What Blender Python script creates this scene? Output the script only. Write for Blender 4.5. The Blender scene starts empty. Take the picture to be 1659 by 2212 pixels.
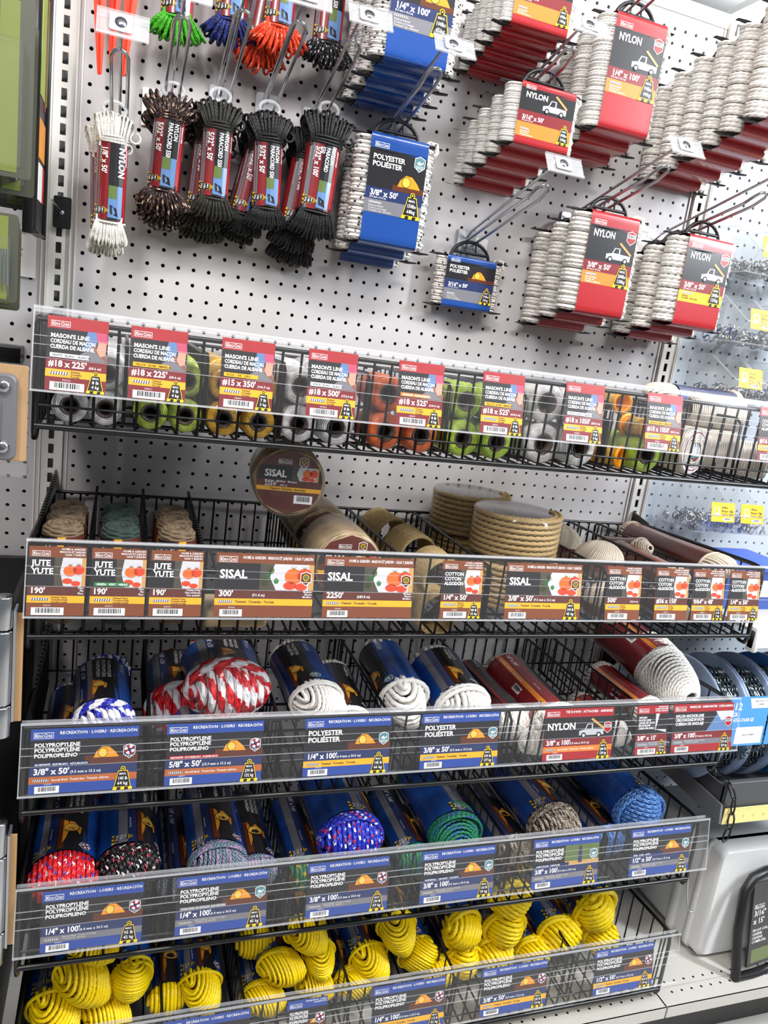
import bpy, math, random
import numpy as np
from mathutils import Matrix, Euler, Vector
random.seed(7); rng = np.random.default_rng(7)
S = 0.0254
PI = math.pi
def W(x, y, z): return Vector(((x - 23) * S, y * S, (z + 55) * S))

# ------------------------------------------------------------ camera
cam = bpy.data.cameras.new('camera'); co = bpy.data.objects.new('camera', cam)
bpy.context.scene.collection.objects.link(co); bpy.context.scene.camera = co
Rr = np.array([[0.94064449, -0.31254128, 0.13230981], [0.05350292, -0.24841376, -0.96717529], [0.33514978, 0.91684707, -0.21694716]])
Mx = Matrix.Identity(4)
for i in range(3):
    Mx[i][0] = Rr[0][i]; Mx[i][1] = -Rr[1][i]; Mx[i][2] = -Rr[2][i]
Mx.translation = W(2.83054, -55.01525, 0.00498)
co.matrix_world = Mx
cam.sensor_fit = 'VERTICAL'; cam.sensor_height = 24; cam.lens = 1635.1 / 2212 * 24
cam.clip_start = 0.02; cam.clip_end = 60
# ------------------------------------------------------------ world, lamps, exposure
sc = bpy.context.scene
w = bpy.data.worlds.new('world'); sc.world = w; w.use_nodes = True
w.node_tree.nodes['Background'].inputs[0].default_value = (0.85, 0.9, 1.0, 1)
w.node_tree.nodes['Background'].inputs[1].default_value = 0.26
sc.view_settings.view_transform = 'Standard'; sc.view_settings.look = 'None'
sc.view_settings.exposure = 0.1; sc.view_settings.gamma = 1.0
sc.cycles.transparent_max_bounces = 24; sc.cycles.max_bounces = 8
sc.cycles.caustics_reflective = False; sc.cycles.caustics_refractive = False
def area(name, loc, size, power, col, target):
    l = bpy.data.lights.new(name, 'AREA'); l.shape = 'RECTANGLE'; l.size = size[0] * S; l.size_y = size[1] * S
    l.energy = power; l.color = col
    o = bpy.data.objects.new(name, l); sc.collection.objects.link(o)
    o.location = W(*loc); d = W(*target) - o.location
    o.rotation_euler = d.to_track_quat('-Z', 'Y').to_euler(); return o
CEIL = 68
# fluorescent strips hung under the ceiling of the aisle (long axis roughly along the aisle)
area('ceiling_lamp_aisle', (34, -60, CEIL - 3), (60, 8), 46, (1, 0.97, 0.95), (30, -18, -10))
area('ceiling_lamp_right', (104, -74, CEIL - 14), (10, 60), 112, (0.90, 0.95, 1.0), (34, -8, -16))
area('ceiling_lamp_left', (-16, -70, CEIL - 3), (10, 50), 46, (1, 0.93, 0.93), (24, 0, 16))

# ------------------------------------------------------------ materials
MATS = {}
def lin(h):
    h = h.lstrip('#'); c = [int(h[i:i + 2], 16) / 255 for i in (0, 2, 4)]
    return tuple(((x + .055) / 1.055) ** 2.4 if x > .04045 else x / 12.92 for x in c) + (1,)
def mat(name, col, rough=.5, metal=0., spec=.5, coat=0., alpha=1., trans=0., emit=None, noise=None):
    if name in MATS: return MATS[name]
    m = bpy.data.materials.new(name); m.use_nodes = True; nt = m.node_tree; b = nt.nodes['Principled BSDF']
    b.inputs['Base Color'].default_value = lin(col); b.inputs['Roughness'].default_value = rough
    b.inputs['Metallic'].default_value = metal; b.inputs['Specular IOR Level'].default_value = spec
    b.inputs['Coat Weight'].default_value = coat; b.inputs['Coat Roughness'].default_value = .15
    b.inputs['Alpha'].default_value = alpha; b.inputs['Transmission Weight'].default_value = trans
    if emit: b.inputs['Emission Color'].default_value = lin(col); b.inputs['Emission Strength'].default_value = emit
    if noise:   # (scale, bump distance in m)
        tc = nt.nodes.new('ShaderNodeTexCoord'); n = nt.nodes.new('ShaderNodeTexNoise'); n.inputs['Scale'].default_value = noise[0]
        n.inputs['Detail'].default_value = 3
        nt.links.new(tc.outputs['Object'], n.inputs['Vector'])
        bp = nt.nodes.new('ShaderNodeBump'); bp.inputs['Distance'].default_value = noise[1]; bp.inputs['Strength'].default_value = .6
        nt.links.new(n.outputs['Fac'], bp.inputs['Height']); nt.links.new(bp.outputs['Normal'], b.inputs['Normal'])
        if len(noise) > 2:
            cr = nt.nodes.new('ShaderNodeMix'); cr.data_type = 'RGBA'
            cr.inputs['A'].default_value = lin(col); cr.inputs['B'].default_value = lin(noise[2])
            nt.links.new(n.outputs['Fac'], cr.inputs['Factor']); nt.links.new(cr.outputs['Result'], b.inputs['Base Color'])
    MATS[name] = m; return m
class G:      # tiny math-node writer
    def __init__(s, nt): s.nt = nt
    def m(s, op, a, b=0.0, c=None):
        n = s.nt.nodes.new('ShaderNodeMath'); n.operation = op
        for i, v in enumerate((a, b) if c is None else (a, b, c)):
            if isinstance(v, (int, float)): n.inputs[i].default_value = v
            else: s.nt.links.new(v, n.inputs[i])
        return n.outputs[0]
def rope(name, base, mode='braid', r=.12, flecks=(), rough=.45, bump=.5, sheen=0.):
    """rope cover driven by the tube's own UVs: u round the strand, v inches along it"""
    if name in MATS: return MATS[name]
    m = bpy.data.materials.new(name); m.use_nodes = True; nt = m.node_tree; b = nt.nodes['Principled BSDF']; g = G(nt)
    uv = nt.nodes.new('ShaderNodeUVMap'); sp = nt.nodes.new('ShaderNodeSeparateXYZ'); nt.links.new(uv.outputs[0], sp.inputs[0])
    u, v = sp.outputs[0], sp.outputs[1]
    def wave(ku, kv, ph=0.): return g.m('SINE', g.m('MULTIPLY', g.m('ADD', g.m('ADD', g.m('MULTIPLY', u, ku), g.m('MULTIPLY', v, kv)), ph), 2 * PI))
    if mode == 'braid':
        k = .32 / r
        h = g.m('MAXIMUM', wave(4, k), wave(-4, k, .25))
    elif mode == 'twist':
        h = g.m('ABSOLUTE', wave(1.5, .5 / (r * 3.4)))
    elif mode == 'fibre':
        h = wave(9, 5)
    else:
        h = wave(3, 9)
    n = nt.nodes.new('ShaderNodeTexNoise'); n.inputs['Scale'].default_value = 900
    tc = nt.nodes.new('ShaderNodeTexCoord'); nt.links.new(tc.outputs['Object'], n.inputs['Vector'])
    hh = g.m('ADD', h, g.m('MULTIPLY', n.outputs['Fac'], .5))
    bp = nt.nodes.new('ShaderNodeBump'); bp.inputs['Distance'].default_value = (.45 if mode == 'braid' else .3) * r * S; bp.inputs['Strength'].default_value = bump
    nt.links.new(hh, bp.inputs['Height']); nt.links.new(bp.outputs['Normal'], b.inputs['Normal'])
    col = None
    def mix(a, bb, f):
        x = nt.nodes.new('ShaderNodeMix'); x.data_type = 'RGBA'
        if isinstance(a, tuple): x.inputs['A'].default_value = a
        else: nt.links.new(a, x.inputs['A'])
        x.inputs['B'].default_value = bb; nt.links.new(f, x.inputs['Factor']); return x.outputs['Result']
    col = mix(lin(base), tuple(c * .7 for c in lin(base)[:3]) + (1,), g.m('MULTIPLY', n.outputs['Fac'], .3))
    for i, (c, ku, kv, cut, kv2, cut2) in enumerate(flecks):
        f = g.m('GREATER_THAN', g.m('ADD', wave(ku, kv, i * .37), g.m('MULTIPLY', h, .28)), cut)
        if kv2 is not None: f = g.m('MULTIPLY', f, g.m('GREATER_THAN', wave(-1, kv2, i * .3), cut2))
        col = mix(col, lin(c), f)
    nt.links.new(col, b.inputs['Base Color']); b.inputs['Roughness'].default_value = rough
    b.inputs['Specular IOR Level'].default_value = .5; b.inputs['Sheen Weight'].default_value = sheen
    MATS[name] = m; return m

BLK = mat('black_powder_coat', '#0b0b0c', .32)
CHROME = mat('zinc_wire', '#b9bcc0', .22, 1.)
STEEL = mat('galvanised_steel', '#c4c6c8', .3, .9, noise=(60, .0002))
PEG = mat('painted_pegboard', '#bebbbb', .42, noise=(40, .00006))
PEGR = mat('pegboard_cool_lit', '#b6bfc9', .42, noise=(40, .00006))  # same board in the right bay, its cooler light put into the colour
UPR = mat('painted_upright', '#d8d6d0', .35)
DARK = mat('dark_void', '#0a0a0b', .9)
SHELF = mat('painted_deck', '#c4c1ba', .35)
BPLAS = mat('black_plastic', '#141416', .38)
WPLAS = mat('white_plastic', '#e8e8e6', .4)
GPLAS = mat('grey_plastic', '#4b4d50', .45)
WCASE = mat('translucent_white_plastic', '#dddedd', .35, noise=(9, .0004))
def plastic(name, a, tint='#ffffff', rough=.08):
    """clear sheet: mostly see-through with a sharp reflection"""
    if name in MATS: return MATS[name]
    m = bpy.data.materials.new(name); m.use_nodes = True; nt = m.node_tree; b = nt.nodes['Principled BSDF']; out = nt.nodes['Material Output']
    b.inputs['Base Color'].default_value = lin(tint); b.inputs['Roughness'].default_value = rough
    tr = nt.nodes.new('ShaderNodeBsdfTransparent'); gs = nt.nodes.new('ShaderNodeBsdfGlossy'); gs.inputs['Roughness'].default_value = rough
    lw = nt.nodes.new('ShaderNodeLayerWeight'); lw.inputs[0].default_value = .5; pw = nt.nodes.new('ShaderNodeMath'); pw.operation = 'POWER'; pw.inputs[1].default_value = 3.5; nt.links.new(lw.outputs['Facing'], pw.inputs[0])
    fr = nt.nodes.new('ShaderNodeMath'); fr.operation = 'MULTIPLY_ADD'; fr.inputs[1].default_value = .5; fr.inputs[2].default_value = .02; nt.links.new(pw.outputs[0], fr.inputs[0])
    m1 = nt.nodes.new('ShaderNodeMixShader'); nt.links.new(fr.outputs[0], m1.inputs[0]); nt.links.new(tr.outputs[0], m1.inputs[1]); nt.links.new(gs.outputs[0], m1.inputs[2])
    m2 = nt.nodes.new('ShaderNodeMixShader'); m2.inputs[0].default_value = a; nt.links.new(m1.outputs[0], m2.inputs[1]); nt.links.new(b.outputs[0], m2.inputs[2])
    nt.links.new(m2.outputs[0], out.inputs[0]); MATS[name] = m; return m
CLEAR = plastic('clear_acrylic', .012)
EDGE = plastic('clear_acrylic_edge', .22, '#f4f6fa', .15)
BLIS = plastic('blister_plastic', .03, '#f0f4f2', .06)
FILM = plastic('shrink_film', .015, '#ffffff', .12)
C = {}
for k, h in dict(white='#f2f2f2', black='#1d1b1e', red='#a52126', dred='#7e1c22', bred='#a41a21', blue='#23469a', navy='#22305f', dnavy='#141f4a', grey='#77767c',
                 yel='#f2b01e', org='#e0802c', rust='#b5622f', brown='#7c3f1c', dbrown='#5c2a20', tom='#d8421c', tomo='#e8691e', green='#2f7a44', sky='#5c7fae',
                 tent='#f0981e', tentd='#5a2f10', ground='#5b2c17', leaf='#5d6f3a', silver='#b9bdc2', lgrey='#cfcfd2', pink='#c04a6a', skin='#cf9a86',
                 brick='#8d5a44', hy='#ffd21f', teal='#5b8790', ltblue='#3f8ed8', wood='#c79a5c', lime='#9bb23c', bsleeve='#134592').items():
    C[k] = mat('print_' + k, h, .38, spec=.5)
GLOSS = {}
def gl(k):
    if k not in GLOSS:
        m = C[k].copy(); m.name = 'film_' + k; b = m.node_tree.nodes['Principled BSDF']
        b.inputs['Roughness'].default_value = .28; b.inputs['Coat Weight'].default_value = .6; b.inputs['Coat Roughness'].default_value = .12
        GLOSS[k] = m
    return GLOSS[k]

# ------------------------------------------------------------ mesh builder
class MB:
    def __init__(s): s.v = []; s.uv = []; s.fl = []; s.mats = []; s.n = 0
    def mi(s, m):
        if m not in s.mats: s.mats.append(m)
        return s.mats.index(m)
    def add(s, v, f, m, uv=None, smooth=False):
        v = np.asarray(v, float).reshape(-1, 3)
        s.v.append(v); s.uv.append(np.zeros((len(v), 2)) if uv is None else np.asarray(uv, float).reshape(-1, 2))
        mi = s.mi(m)
        if isinstance(f, np.ndarray): s.fl.append((f + s.n, mi, smooth))
        else:
            d = {}
            for q in f: d.setdefault(len(q), []).append(q)
            for q in d.values(): s.fl.append((np.array(q) + s.n, mi, smooth))
        s.n += len(v)
    def grid(s, P, m, smooth=True, uv=None):
        a, b = P.shape[:2]; i = np.arange(a * b).reshape(a, b)
        f = np.stack([i[:-1, :-1], i[1:, :-1], i[1:, 1:], i[:-1, 1:]], -1).reshape(-1, 4)
        s.add(P.reshape(-1, 3), f, m, uv, smooth)
    def box(s, c, d, m, R=None):
        x, y, z = [q / 2 for q in d]
        v = np.array([(i * x, j * y, k * z) for i in (-1, 1) for j in (-1, 1) for k in (-1, 1)], float)
        if R is not None: v = v @ np.array(Euler(R).to_matrix()).T
        s.add(v + np.array(c, float), [(0, 1, 3, 2), (4, 6, 7, 5), (0, 4, 5, 1), (2, 3, 7, 6), (0, 2, 6, 4), (1, 5, 7, 3)], m)
    def rbox(s, c, d, r, m, axis=2, seg=4, smooth=True):
        """box with rounded vertical (axis) edges and slight end chamfer"""
        dims = list(d); h = dims.pop(axis); a, b = dims[0] / 2, dims[1] / 2; r = min(r, a * .99, b * .99)
        ring = []
        for cx, cy, t0 in ((a - r, b - r, 0), (-a + r, b - r, PI / 2), (-a + r, -b + r, PI), (a - r, -b + r, 1.5 * PI)):
            for k in range(seg + 1):
                t = t0 + PI / 2 * k / seg; ring.append((cx + r * math.cos(t), cy + r * math.sin(t)))
        ring = np.array(ring); e = min(r * .35, h * .2)
        prof = [(-h / 2, 1 - e / max(a, b) * 1.0), (-h / 2 + e, 1), (h / 2 - e, 1), (h / 2, 1 - e / max(a, b))]
        n = len(ring); P = np.zeros((4, n + 1, 3)); rr = np.vstack([ring, ring[:1]])
        idx = [i for i in range(3) if i != axis]
        for k, (z, sc_) in enumerate(prof):
            P[k, :, idx[0]] = rr[:, 0] * sc_; P[k, :, idx[1]] = rr[:, 1] * sc_; P[k, :, axis] = z
        P += np.array(c, float)
        s.grid(P, m, smooth)
        s.add(P[0, :-1], [tuple(range(n))], m); s.add(P[3, :-1], [tuple(range(n))][::-1], m)
    def tube(s, p, r, m, ns=6, up=None, closed=False, lobes=False, pitch=1., caps=True, smooth=True, v0=0., squash=None):
        p = np.asarray(p, float); N = len(p)
        if closed: p = np.vstack([p, p[:1]]); N += 1
        T = np.gradient(p, axis=0)
        if closed: T[0] = T[-1] = p[1] - p[-2]
        T /= np.linalg.norm(T, axis=1, keepdims=True) + 1e-12
        if up is None:
            a = np.eye(3)[np.argmin(np.abs(T[0]))]; n0 = np.cross(T[0], a); n0 /= np.linalg.norm(n0); A = np.zeros_like(p); A[0] = n0
            for i in range(1, N):
                q = A[i - 1] - T[i] * (A[i - 1] @ T[i]); A[i] = q / (np.linalg.norm(q) + 1e-12)
        else:
            A = np.cross(T, np.broadcast_to(np.asarray(up, float), p.shape)); A /= np.linalg.norm(A, axis=1, keepdims=True) + 1e-9
        B = np.cross(T, A)
        L = np.concatenate([[0], np.cumsum(np.linalg.norm(np.diff(p, axis=0), axis=1))])
        th = np.linspace(0, 2 * PI, ns + 1)
        rr = np.broadcast_to(np.asarray(r, float), (N,))[:, None] * np.ones((1, ns + 1))
        if lobes: rr = rr * (0.68 + .36 * np.abs(np.cos(1.5 * (th[None] + 2 * PI * L[:, None] / pitch))))
        c_, s_ = np.cos(th)[None, :, None], np.sin(th)[None, :, None]
        P = p[:, None] + rr[..., None] * (c_ * A[:, None] * (squash or 1) + s_ * B[:, None])
        uv = np.stack([np.broadcast_to(th / (2 * PI), (N, ns + 1)), np.broadcast_to(L[:, None] + v0, (N, ns + 1))], -1)
        s.grid(P, m, smooth, uv)
        if caps and not closed:
            s.add(P[0, :-1], [tuple(range(ns))], m); s.add(P[-1, :-1], [tuple(range(ns - 1, -1, -1))], m)
    def rod(s, a, b, r, m, ns=6): s.tube([a, b], r, m, ns)
    def lathe(s, prof, m, ns=24, axis=2, c=(0, 0, 0), smooth=True, uvs=1.):
        t = np.linspace(0, 2 * PI, ns + 1); P = np.zeros((len(prof), ns + 1, 3)); idx = [i for i in range(3) if i != axis]
        L = 0; uv = np.zeros((len(prof), ns + 1, 2)); last = None
        for k, (r, z) in enumerate(prof):
            if last: L += math.hypot(r - last[0], z - last[1])
            last = (r, z)
            P[k, :, idx[0]] = r * np.cos(t); P[k, :, idx[1]] = r * np.sin(t); P[k, :, axis] = z
            uv[k, :, 0] = t / 2 / PI; uv[k, :, 1] = L
        s.grid(P + np.array(c, float), m, smooth, uv)
    def build(s, name, parent=None, loc=None, rot=None, **tags):
        me = bpy.data.meshes.new(name); V = np.concatenate(s.v) * S; UV = np.concatenate(s.uv)
        tot = sum(f.shape[0] for f, _, _ in s.fl); nl = sum(f.size for f, _, _ in s.fl)
        me.vertices.add(len(V)); me.vertices.foreach_set('co', V.ravel())
        me.loops.add(nl); me.polygons.add(tot)
        vi = np.concatenate([f.ravel() for f, _, _ in s.fl]); lt = np.concatenate([np.full(len(f), f.shape[1]) for f, _, _ in s.fl])
        ls = np.concatenate([[0], np.cumsum(lt)[:-1]])
        me.loops.foreach_set('vertex_index', vi.astype(np.int32)); me.polygons.foreach_set('loop_start', ls.astype(np.int32))
        me.polygons.foreach_set('loop_total', lt.astype(np.int32))
        me.polygons.foreach_set('material_index', np.concatenate([np.full(len(f), mi) for f, mi, _ in s.fl]).astype(np.int32))
        me.polygons.foreach_set('use_smooth', np.concatenate([np.full(len(f), sm) for f, _, sm in s.fl]))
        l = me.uv_layers.new(name='UVMap'); l.data.foreach_set('uv', UV[vi].astype(np.float32).ravel())
        for m in s.mats: me.materials.append(m)
        me.update(calc_edges=True); me.validate()
        o = bpy.data.objects.new(name, me); sc.collection.objects.link(o)
        if parent: o.parent = parent
        if loc is not None: o.location = loc if parent is None else Vector(loc) * S
        if rot is not None: o.rotation_euler = rot
        for k, v in tags.items(): o[k] = v
        return o
def thing(name, label, cat, loc=(0, 0, 0), rot=(0, 0, 0), group=None):
    o = bpy.data.objects.new(name, None); sc.collection.objects.link(o); o.location = W(*loc); o.rotation_euler = rot
    o.empty_display_size = .02; o['label'] = label; o['category'] = cat
    if group: o['group'] = group
    return o
def dup(o, label, loc=None, rot=None, group=None, scale=None):
    def cp(a, par):
        c = a.copy(); sc.collection.objects.link(c)
        if par: c.parent = par
        for ch in list(kids.get(a.name, ())): cp(ch, c)
        return c
    kids = {}
    for q in o.children_recursive: kids.setdefault(q.parent.name, []).append(q)
    c = cp(o, None); c['label'] = label
    if loc is not None: c.location = W(*loc)
    if rot is not None: c.rotation_euler = rot
    if group: c['group'] = group
    if scale: c.scale = scale
    return c

# ------------------------------------------------------------ printed art
_TC = {}
def glyphs(txt, bold=True, res=1):
    k = (txt, bold, res)
    if k in _TC: return _TC[k]
    cu = bpy.data.curves.new('t', 'FONT'); cu.body = txt; cu.size = 1; cu.resolution_u = res; cu.offset = (.03 if res > 1 else .018) if bold else 0
    ob = bpy.data.objects.new('t', cu); dg = bpy.context.evaluated_depsgraph_get()
    me = bpy.data.meshes.new_from_object(ob)
    v = np.array([q.co[:2] for q in me.vertices]) if len(me.vertices) else np.zeros((0, 2)); f = [tuple(p.vertices) for p in me.polygons]
    bpy.data.meshes.remove(me); bpy.data.objects.remove(ob); bpy.data.curves.remove(cu)
    if len(v): v = v / .729; wd = v[:, 0].max()
    else: wd = 0
    _TC[k] = (v, f, wd); return _TC[k]
class Art:
    """flat artwork in inches (x right, y up) built of stacked print layers"""
    def __init__(s): s.items = []; s.L = 0
    def poly(s, pts, m, layer):
        pts = np.array(pts, float); s.items.append((pts, [tuple(range(len(pts)))], m, layer))
    def rect(s, x0, y0, x1, y1, m, layer, step=.3):
        nx = max(1, int(math.ceil(abs(x1 - x0) / step))); ny = max(1, int(math.ceil(abs(y1 - y0) / step)))
        X, Y = np.meshgrid(np.linspace(x0, x1, nx + 1), np.linspace(y0, y1, ny + 1), indexing='ij'); i = np.arange((nx + 1) * (ny + 1)).reshape(nx + 1, ny + 1)
        f = np.stack([i[:-1, :-1], i[1:, :-1], i[1:, 1:], i[:-1, 1:]], -1).reshape(-1, 4)
        s.items.append((np.stack([X.ravel(), Y.ravel()], 1), f, m, layer))
    def circ(s, x, y, rx, m, layer, ry=None, n=16, a0=0, a1=2 * PI):
        t = np.linspace(a0, a1, n + (0 if a1 - a0 > 6.28 else 1), endpoint=a1 - a0 < 6.28)
        s.poly(np.stack([x + rx * np.cos(t), y + (ry or rx) * np.sin(t)], 1), m, layer)
    def text(s, t, x, y, h, m, layer, width=None, align='l', bold=True, sx=1.0, rot=0, res=1):
        v, f, wd = glyphs(t, bold, res)
        if not len(v): return
        k = h * sx
        if width and wd * k > width: k = width / wd
        w_ = wd * k; ox = {'l': 0, 'c': -w_ / 2, 'r': -w_}[align]
        q = np.stack([v[:, 0] * k + ox, v[:, 1] * h], 1)
        if rot: q = q @ np.array([[math.cos(rot), math.sin(rot)], [-math.sin(rot), math.cos(rot)]])
        s.items.append((q + np.array([x, y]), f, m, layer)); return w_
    def emit(s, mb, fn, eps=.0065):
        for p, f, m, l in s.items:
            mb.add(fn(p, .004 + eps * l), f, m, None, False)
    # ---- repeated motifs
    def logo(s, x, y, w_, c, L=2):
        h = w_ * .2
        s.rect(x - .02 * w_, y - h * .35, x + w_, y + h * 1.3, c['white'], L, 9); s.rect(x, y - h * .2, x + w_ * .98, y + h * 1.15, c['_logo'], L + 1, 9)
        s.text('K', x + .03 * w_, y, h, c['white'], L + 2, res=2); s.text('ING', x + .19 * w_, y, h * .8, c['white'], L + 2, width=.26 * w_)
        s.text('C', x + .47 * w_, y, h, c['white'], L + 2); s.text('ORD', x + .63 * w_, y, h * .8, c['white'], L + 2, width=.33 * w_)
    def weight(s, x, y, w_, lb, kg, c, L=3):
        """tag shaped like a scale weight on a hazard-striped base, base centre at x,y"""
        h = w_ * 1.02
        def tr(g): return [(x - w_ * (.5 - g), y + w_ * g * .6), (x + w_ * (.5 - g), y + w_ * g * .6), (x + w_ * (.27 - g * .6), y + h - g * w_), (x - w_ * (.27 - g * .6), y + h - g * w_)]
        s.circ(x, y + h + w_ * .1, w_ * .15, c['hy'], L, n=12); s.circ(x, y + h + w_ * .1, w_ * .11, c['black'], L + 1, n=12)
        s.circ(x, y + h + w_ * .1, w_ * .05, c['hy'], L + 2, n=8)
        s.poly(tr(0), c['hy'], L); s.poly(tr(.045), c['black'], L + 1)
        s.text('MAX.', x, y + h * .74, w_ * .13, c['white'], L + 2, align='c'); s.text(lb, x, y + h * .44, w_ * .21, c['white'], L + 2, align='c', width=w_ * .56)
        s.text(kg, x, y + h * .15, w_ * .2, c['white'], L + 2, align='c', width=w_ * .6)
        b = w_ * .16
        for i in range(5):
            xx = x - w_ * .55 + i * w_ * .22
            s.poly([(xx, y - b), (xx + w_ * .22, y - b), (xx + w_ * .25, y), (xx + .03 * w_, y)], c['hy'] if i % 2 == 0 else c['black'], L)
    def barcode(s, x, y, w_, h, c, L=3, seed=1):
        s.rect(x, y, x + w_, y + h, c['white'], L, 9); r = random.Random(seed); xx = x + w_ * .14
        while xx < x + w_ * .86:
            b = r.choice((.012, .02, .03)) * w_ * 1.3; s.rect(xx, y + h * .28, xx + b, y + h * .92, c['black'], L + 1, 9); xx += b + r.choice((.014, .022)) * w_ * 1.2
    def tent(s, x, y, w_, c, L=2):
        s.poly([(x, y), (x + .1 * w_, y + .25 * w_), (x + .33 * w_, y + .46 * w_), (x + .6 * w_, y + .44 * w_), (x + .85 * w_, y + .22 * w_), (x + w_, y)], c['tent'], L)
        s.circ(x + .36 * w_, y + .2 * w_, .19 * w_, c['tentd'], L + 1, ry=.21 * w_, n=14); s.circ(x + .36 * w_, y + .2 * w_, .165 * w_, c['hyt'], L + 2, ry=.185 * w_, n=14)
    def tomato(s, x0, y0, x1, y1, c, L=2):
        s.rect(x0, y0, x1, y1, c['lgrey'], L, 9); w_, h = x1 - x0, y1 - y0; u = min(w_ * .62, h)
        s.poly([(x0, y0), (x0 + .3 * w_, y0), (x0 + .18 * w_, y0 + h * .5), (x0 + .26 * w_, y1), (x0, y1)], c['bark'], L + 1)
        for a, b, r in ((.08, .3, .12), (.2, .75, .1), (.3, .35, .08), (.14, .55, .09)) if w_ > 2 else (): s.circ(x0 + a * w_, y0 + b * h, r * w_ * .6, c['leaf' if r > .09 else 'green'], L + 1, ry=r * h * 1.4, n=8)
        s.rect(x1 - .2 * u, y0, x1, y1, c['wood'], L + 1, 9)
        for (a, b, r, k) in ((.22, .18, .26, 'tom'), (.66, .1, .24, 'tom'), (.78, .58, .3, 'tom'), (.34, .54, .34, 'tomo')):
            cx = x1 - u * 1.15 + a * u; cy = y0 + b * h; ry = min(r * u, cy - y0 + .0 if b < .2 else 9)
            s.circ(cx, max(cy, y0 + r * u * .6), r * u, c[k], L + 2, ry=r * u * (.6 if b < .2 else .9), n=14)
            if b > .3:
                for q in (-.5, 0, .5): s.poly([(cx - .02, cy + r * u * .8), (cx + .02, cy + r * u * .8), (cx + q * .3 * u, cy + r * u * 1.25)], c['leaf'], L + 3)
    def truck(s, x, y, w_, c, L=2):
        g = c['silver']
        s.poly([(x, y), (x, y + .16 * w_), (x + .3 * w_, y + .22 * w_), (x + w_, y + .19 * w_), (x + w_, y), ], g, L)
        s.poly([(x + .22 * w_, y + .2 * w_), (x + .32 * w_, y + .4 * w_), (x + .55 * w_, y + .4 * w_), (x + .56 * w_, y + .2 * w_)], g, L)
        s.poly([(x + .28 * w_, y + .22 * w_), (x + .35 * w_, y + .37 * w_), (x + .5 * w_, y + .37 * w_), (x + .5 * w_, y + .22 * w_)], c['black'], L + 1)
        s.poly([(x + .45 * w_, y + .55 * w_), (x + .52 * w_, y + .6 * w_), (x + 1.04 * w_, y + .24 * w_), (x + .98 * w_, y + .19 * w_)], c['wood'], L + 2)
        for q in (.18, .8):
            s.circ(x + q * w_, y, .1 * w_, c['black'], L + 3, n=14); s.circ(x + q * w_, y, .055 * w_, c['lgrey'], L + 4, n=10)
    def badge(s, x, y, w_, c, kind, L=3):
        hx = [(x - .5 * w_, y + .42 * w_), (x, y + .62 * w_), (x + .5 * w_, y + .42 * w_), (x + .5 * w_, y - .3 * w_), (x, y - .68 * w_), (x - .5 * w_, y - .3 * w_)][::-1]
        f = lambda k: [(x + (a - x) * k, y + (b - y) * k) for a, b in hx]
        s.poly(hx, c['white'], L)
        if kind == 'floats':
            s.poly(f(.9), c['navy'], L + 1)
            for i in range(8):
                a = i * PI / 4; s.poly([(x, y + .1 * w_)] + [(x + .42 * w_ * math.cos(a + k), y + .1 * w_ + .42 * w_ * math.sin(a + k)) for k in (0, PI / 8, PI / 4)], c['white' if i % 2 else 'bred'], L + 2)
            s.circ(x, y + .1 * w_, .17 * w_, c['navy'], L + 3, n=10); s.text('FLOATS', x, y - .5 * w_, .14 * w_, c['white'], L + 2, align='c', width=.7 * w_)
        elif kind == 'leaf':
            s.poly(f(.88), c['dbrown'], L + 1); s.circ(x, y + .08 * w_, .3 * w_, c['yel'], L + 2, n=12); s.circ(x, y + .08 * w_, .23 * w_, c['leaf'], L + 3, n=12)
            s.text('BIODEGRADABLE', x, y - .38 * w_, .1 * w_, c['white'], L + 2, align='c', width=.74 * w_)
        elif kind == 'dwc':
            s.poly(f(.9), c['bred'], L + 1); s.rect(x - .42 * w_, y - .05 * w_, x + .42 * w_, y + .3 * w_, c['lgrey'], L + 2, 9); s.text('DWC', x, y, .26 * w_, c['black'], L + 3, align='c', width=.76 * w_)
        else:
            s.poly(f(.9), c['teal'], L + 1); s.poly([(x - .3 * w_, y), (x - .1 * w_, y + .22 * w_), (x + .12 * w_, y + .05 * w_), (x + .3 * w_, y + .25 * w_), (x + .3 * w_, y + .05 * w_), (x, y - .1 * w_)], c['white'], L + 2)
            s.text('ABRASION', x, y - .28 * w_, .12 * w_, c['white'], L + 2, align='c', width=.72 * w_); s.text('RESISTANT', x, y - .42 * w_, .11 * w_, c['white'], L + 2, align='c', width=.6 * w_)
    def wave(s, x0, x1, y0, y1, m, layer, amp=.12, n=10, flip=1):
        """band whose lower edge is a gentle wave"""
        X = np.linspace(x0, x1, n + 1); Y = y0 + amp * flip * np.sin(np.linspace(0, 1.6 * PI, n + 1))
        P = np.stack([np.concatenate([X, X]), np.concatenate([Y, np.full(n + 1, y1)])], 1)
        f = np.array([(i, i + 1, n + 2 + i, n + 1 + i) for i in range(n)]); s.items.append((P, f, m, layer))
    def ropeicon(s, x, y, w_, h, c, L=3, a='white', b='black'):
        s.rect(x, y, x + w_, y + h, c[a], L, 9)
        for i in range(7): xx = x + w_ * (i + .2) / 7; s.poly([(xx, y), (xx + w_ * .05, y), (xx + w_ * .1, y + h), (xx + w_ * .05, y + h)], c[b], L + 1)
C['bark'] = mat('print_dark_foliage', '#4a4438', .4); C['hyt'] = mat('print_tent_glow', '#f6c04a', .4)
def pal(g, logo):
    d = {k: (gl(k) if g else C[k]) for k in C}; d['_logo'] = d[logo]; return d
def flat_map(R=None):
    return lambda p, e: np.stack([p[:, 0], -np.full(len(p), e), p[:, 1]], 1)

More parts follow.
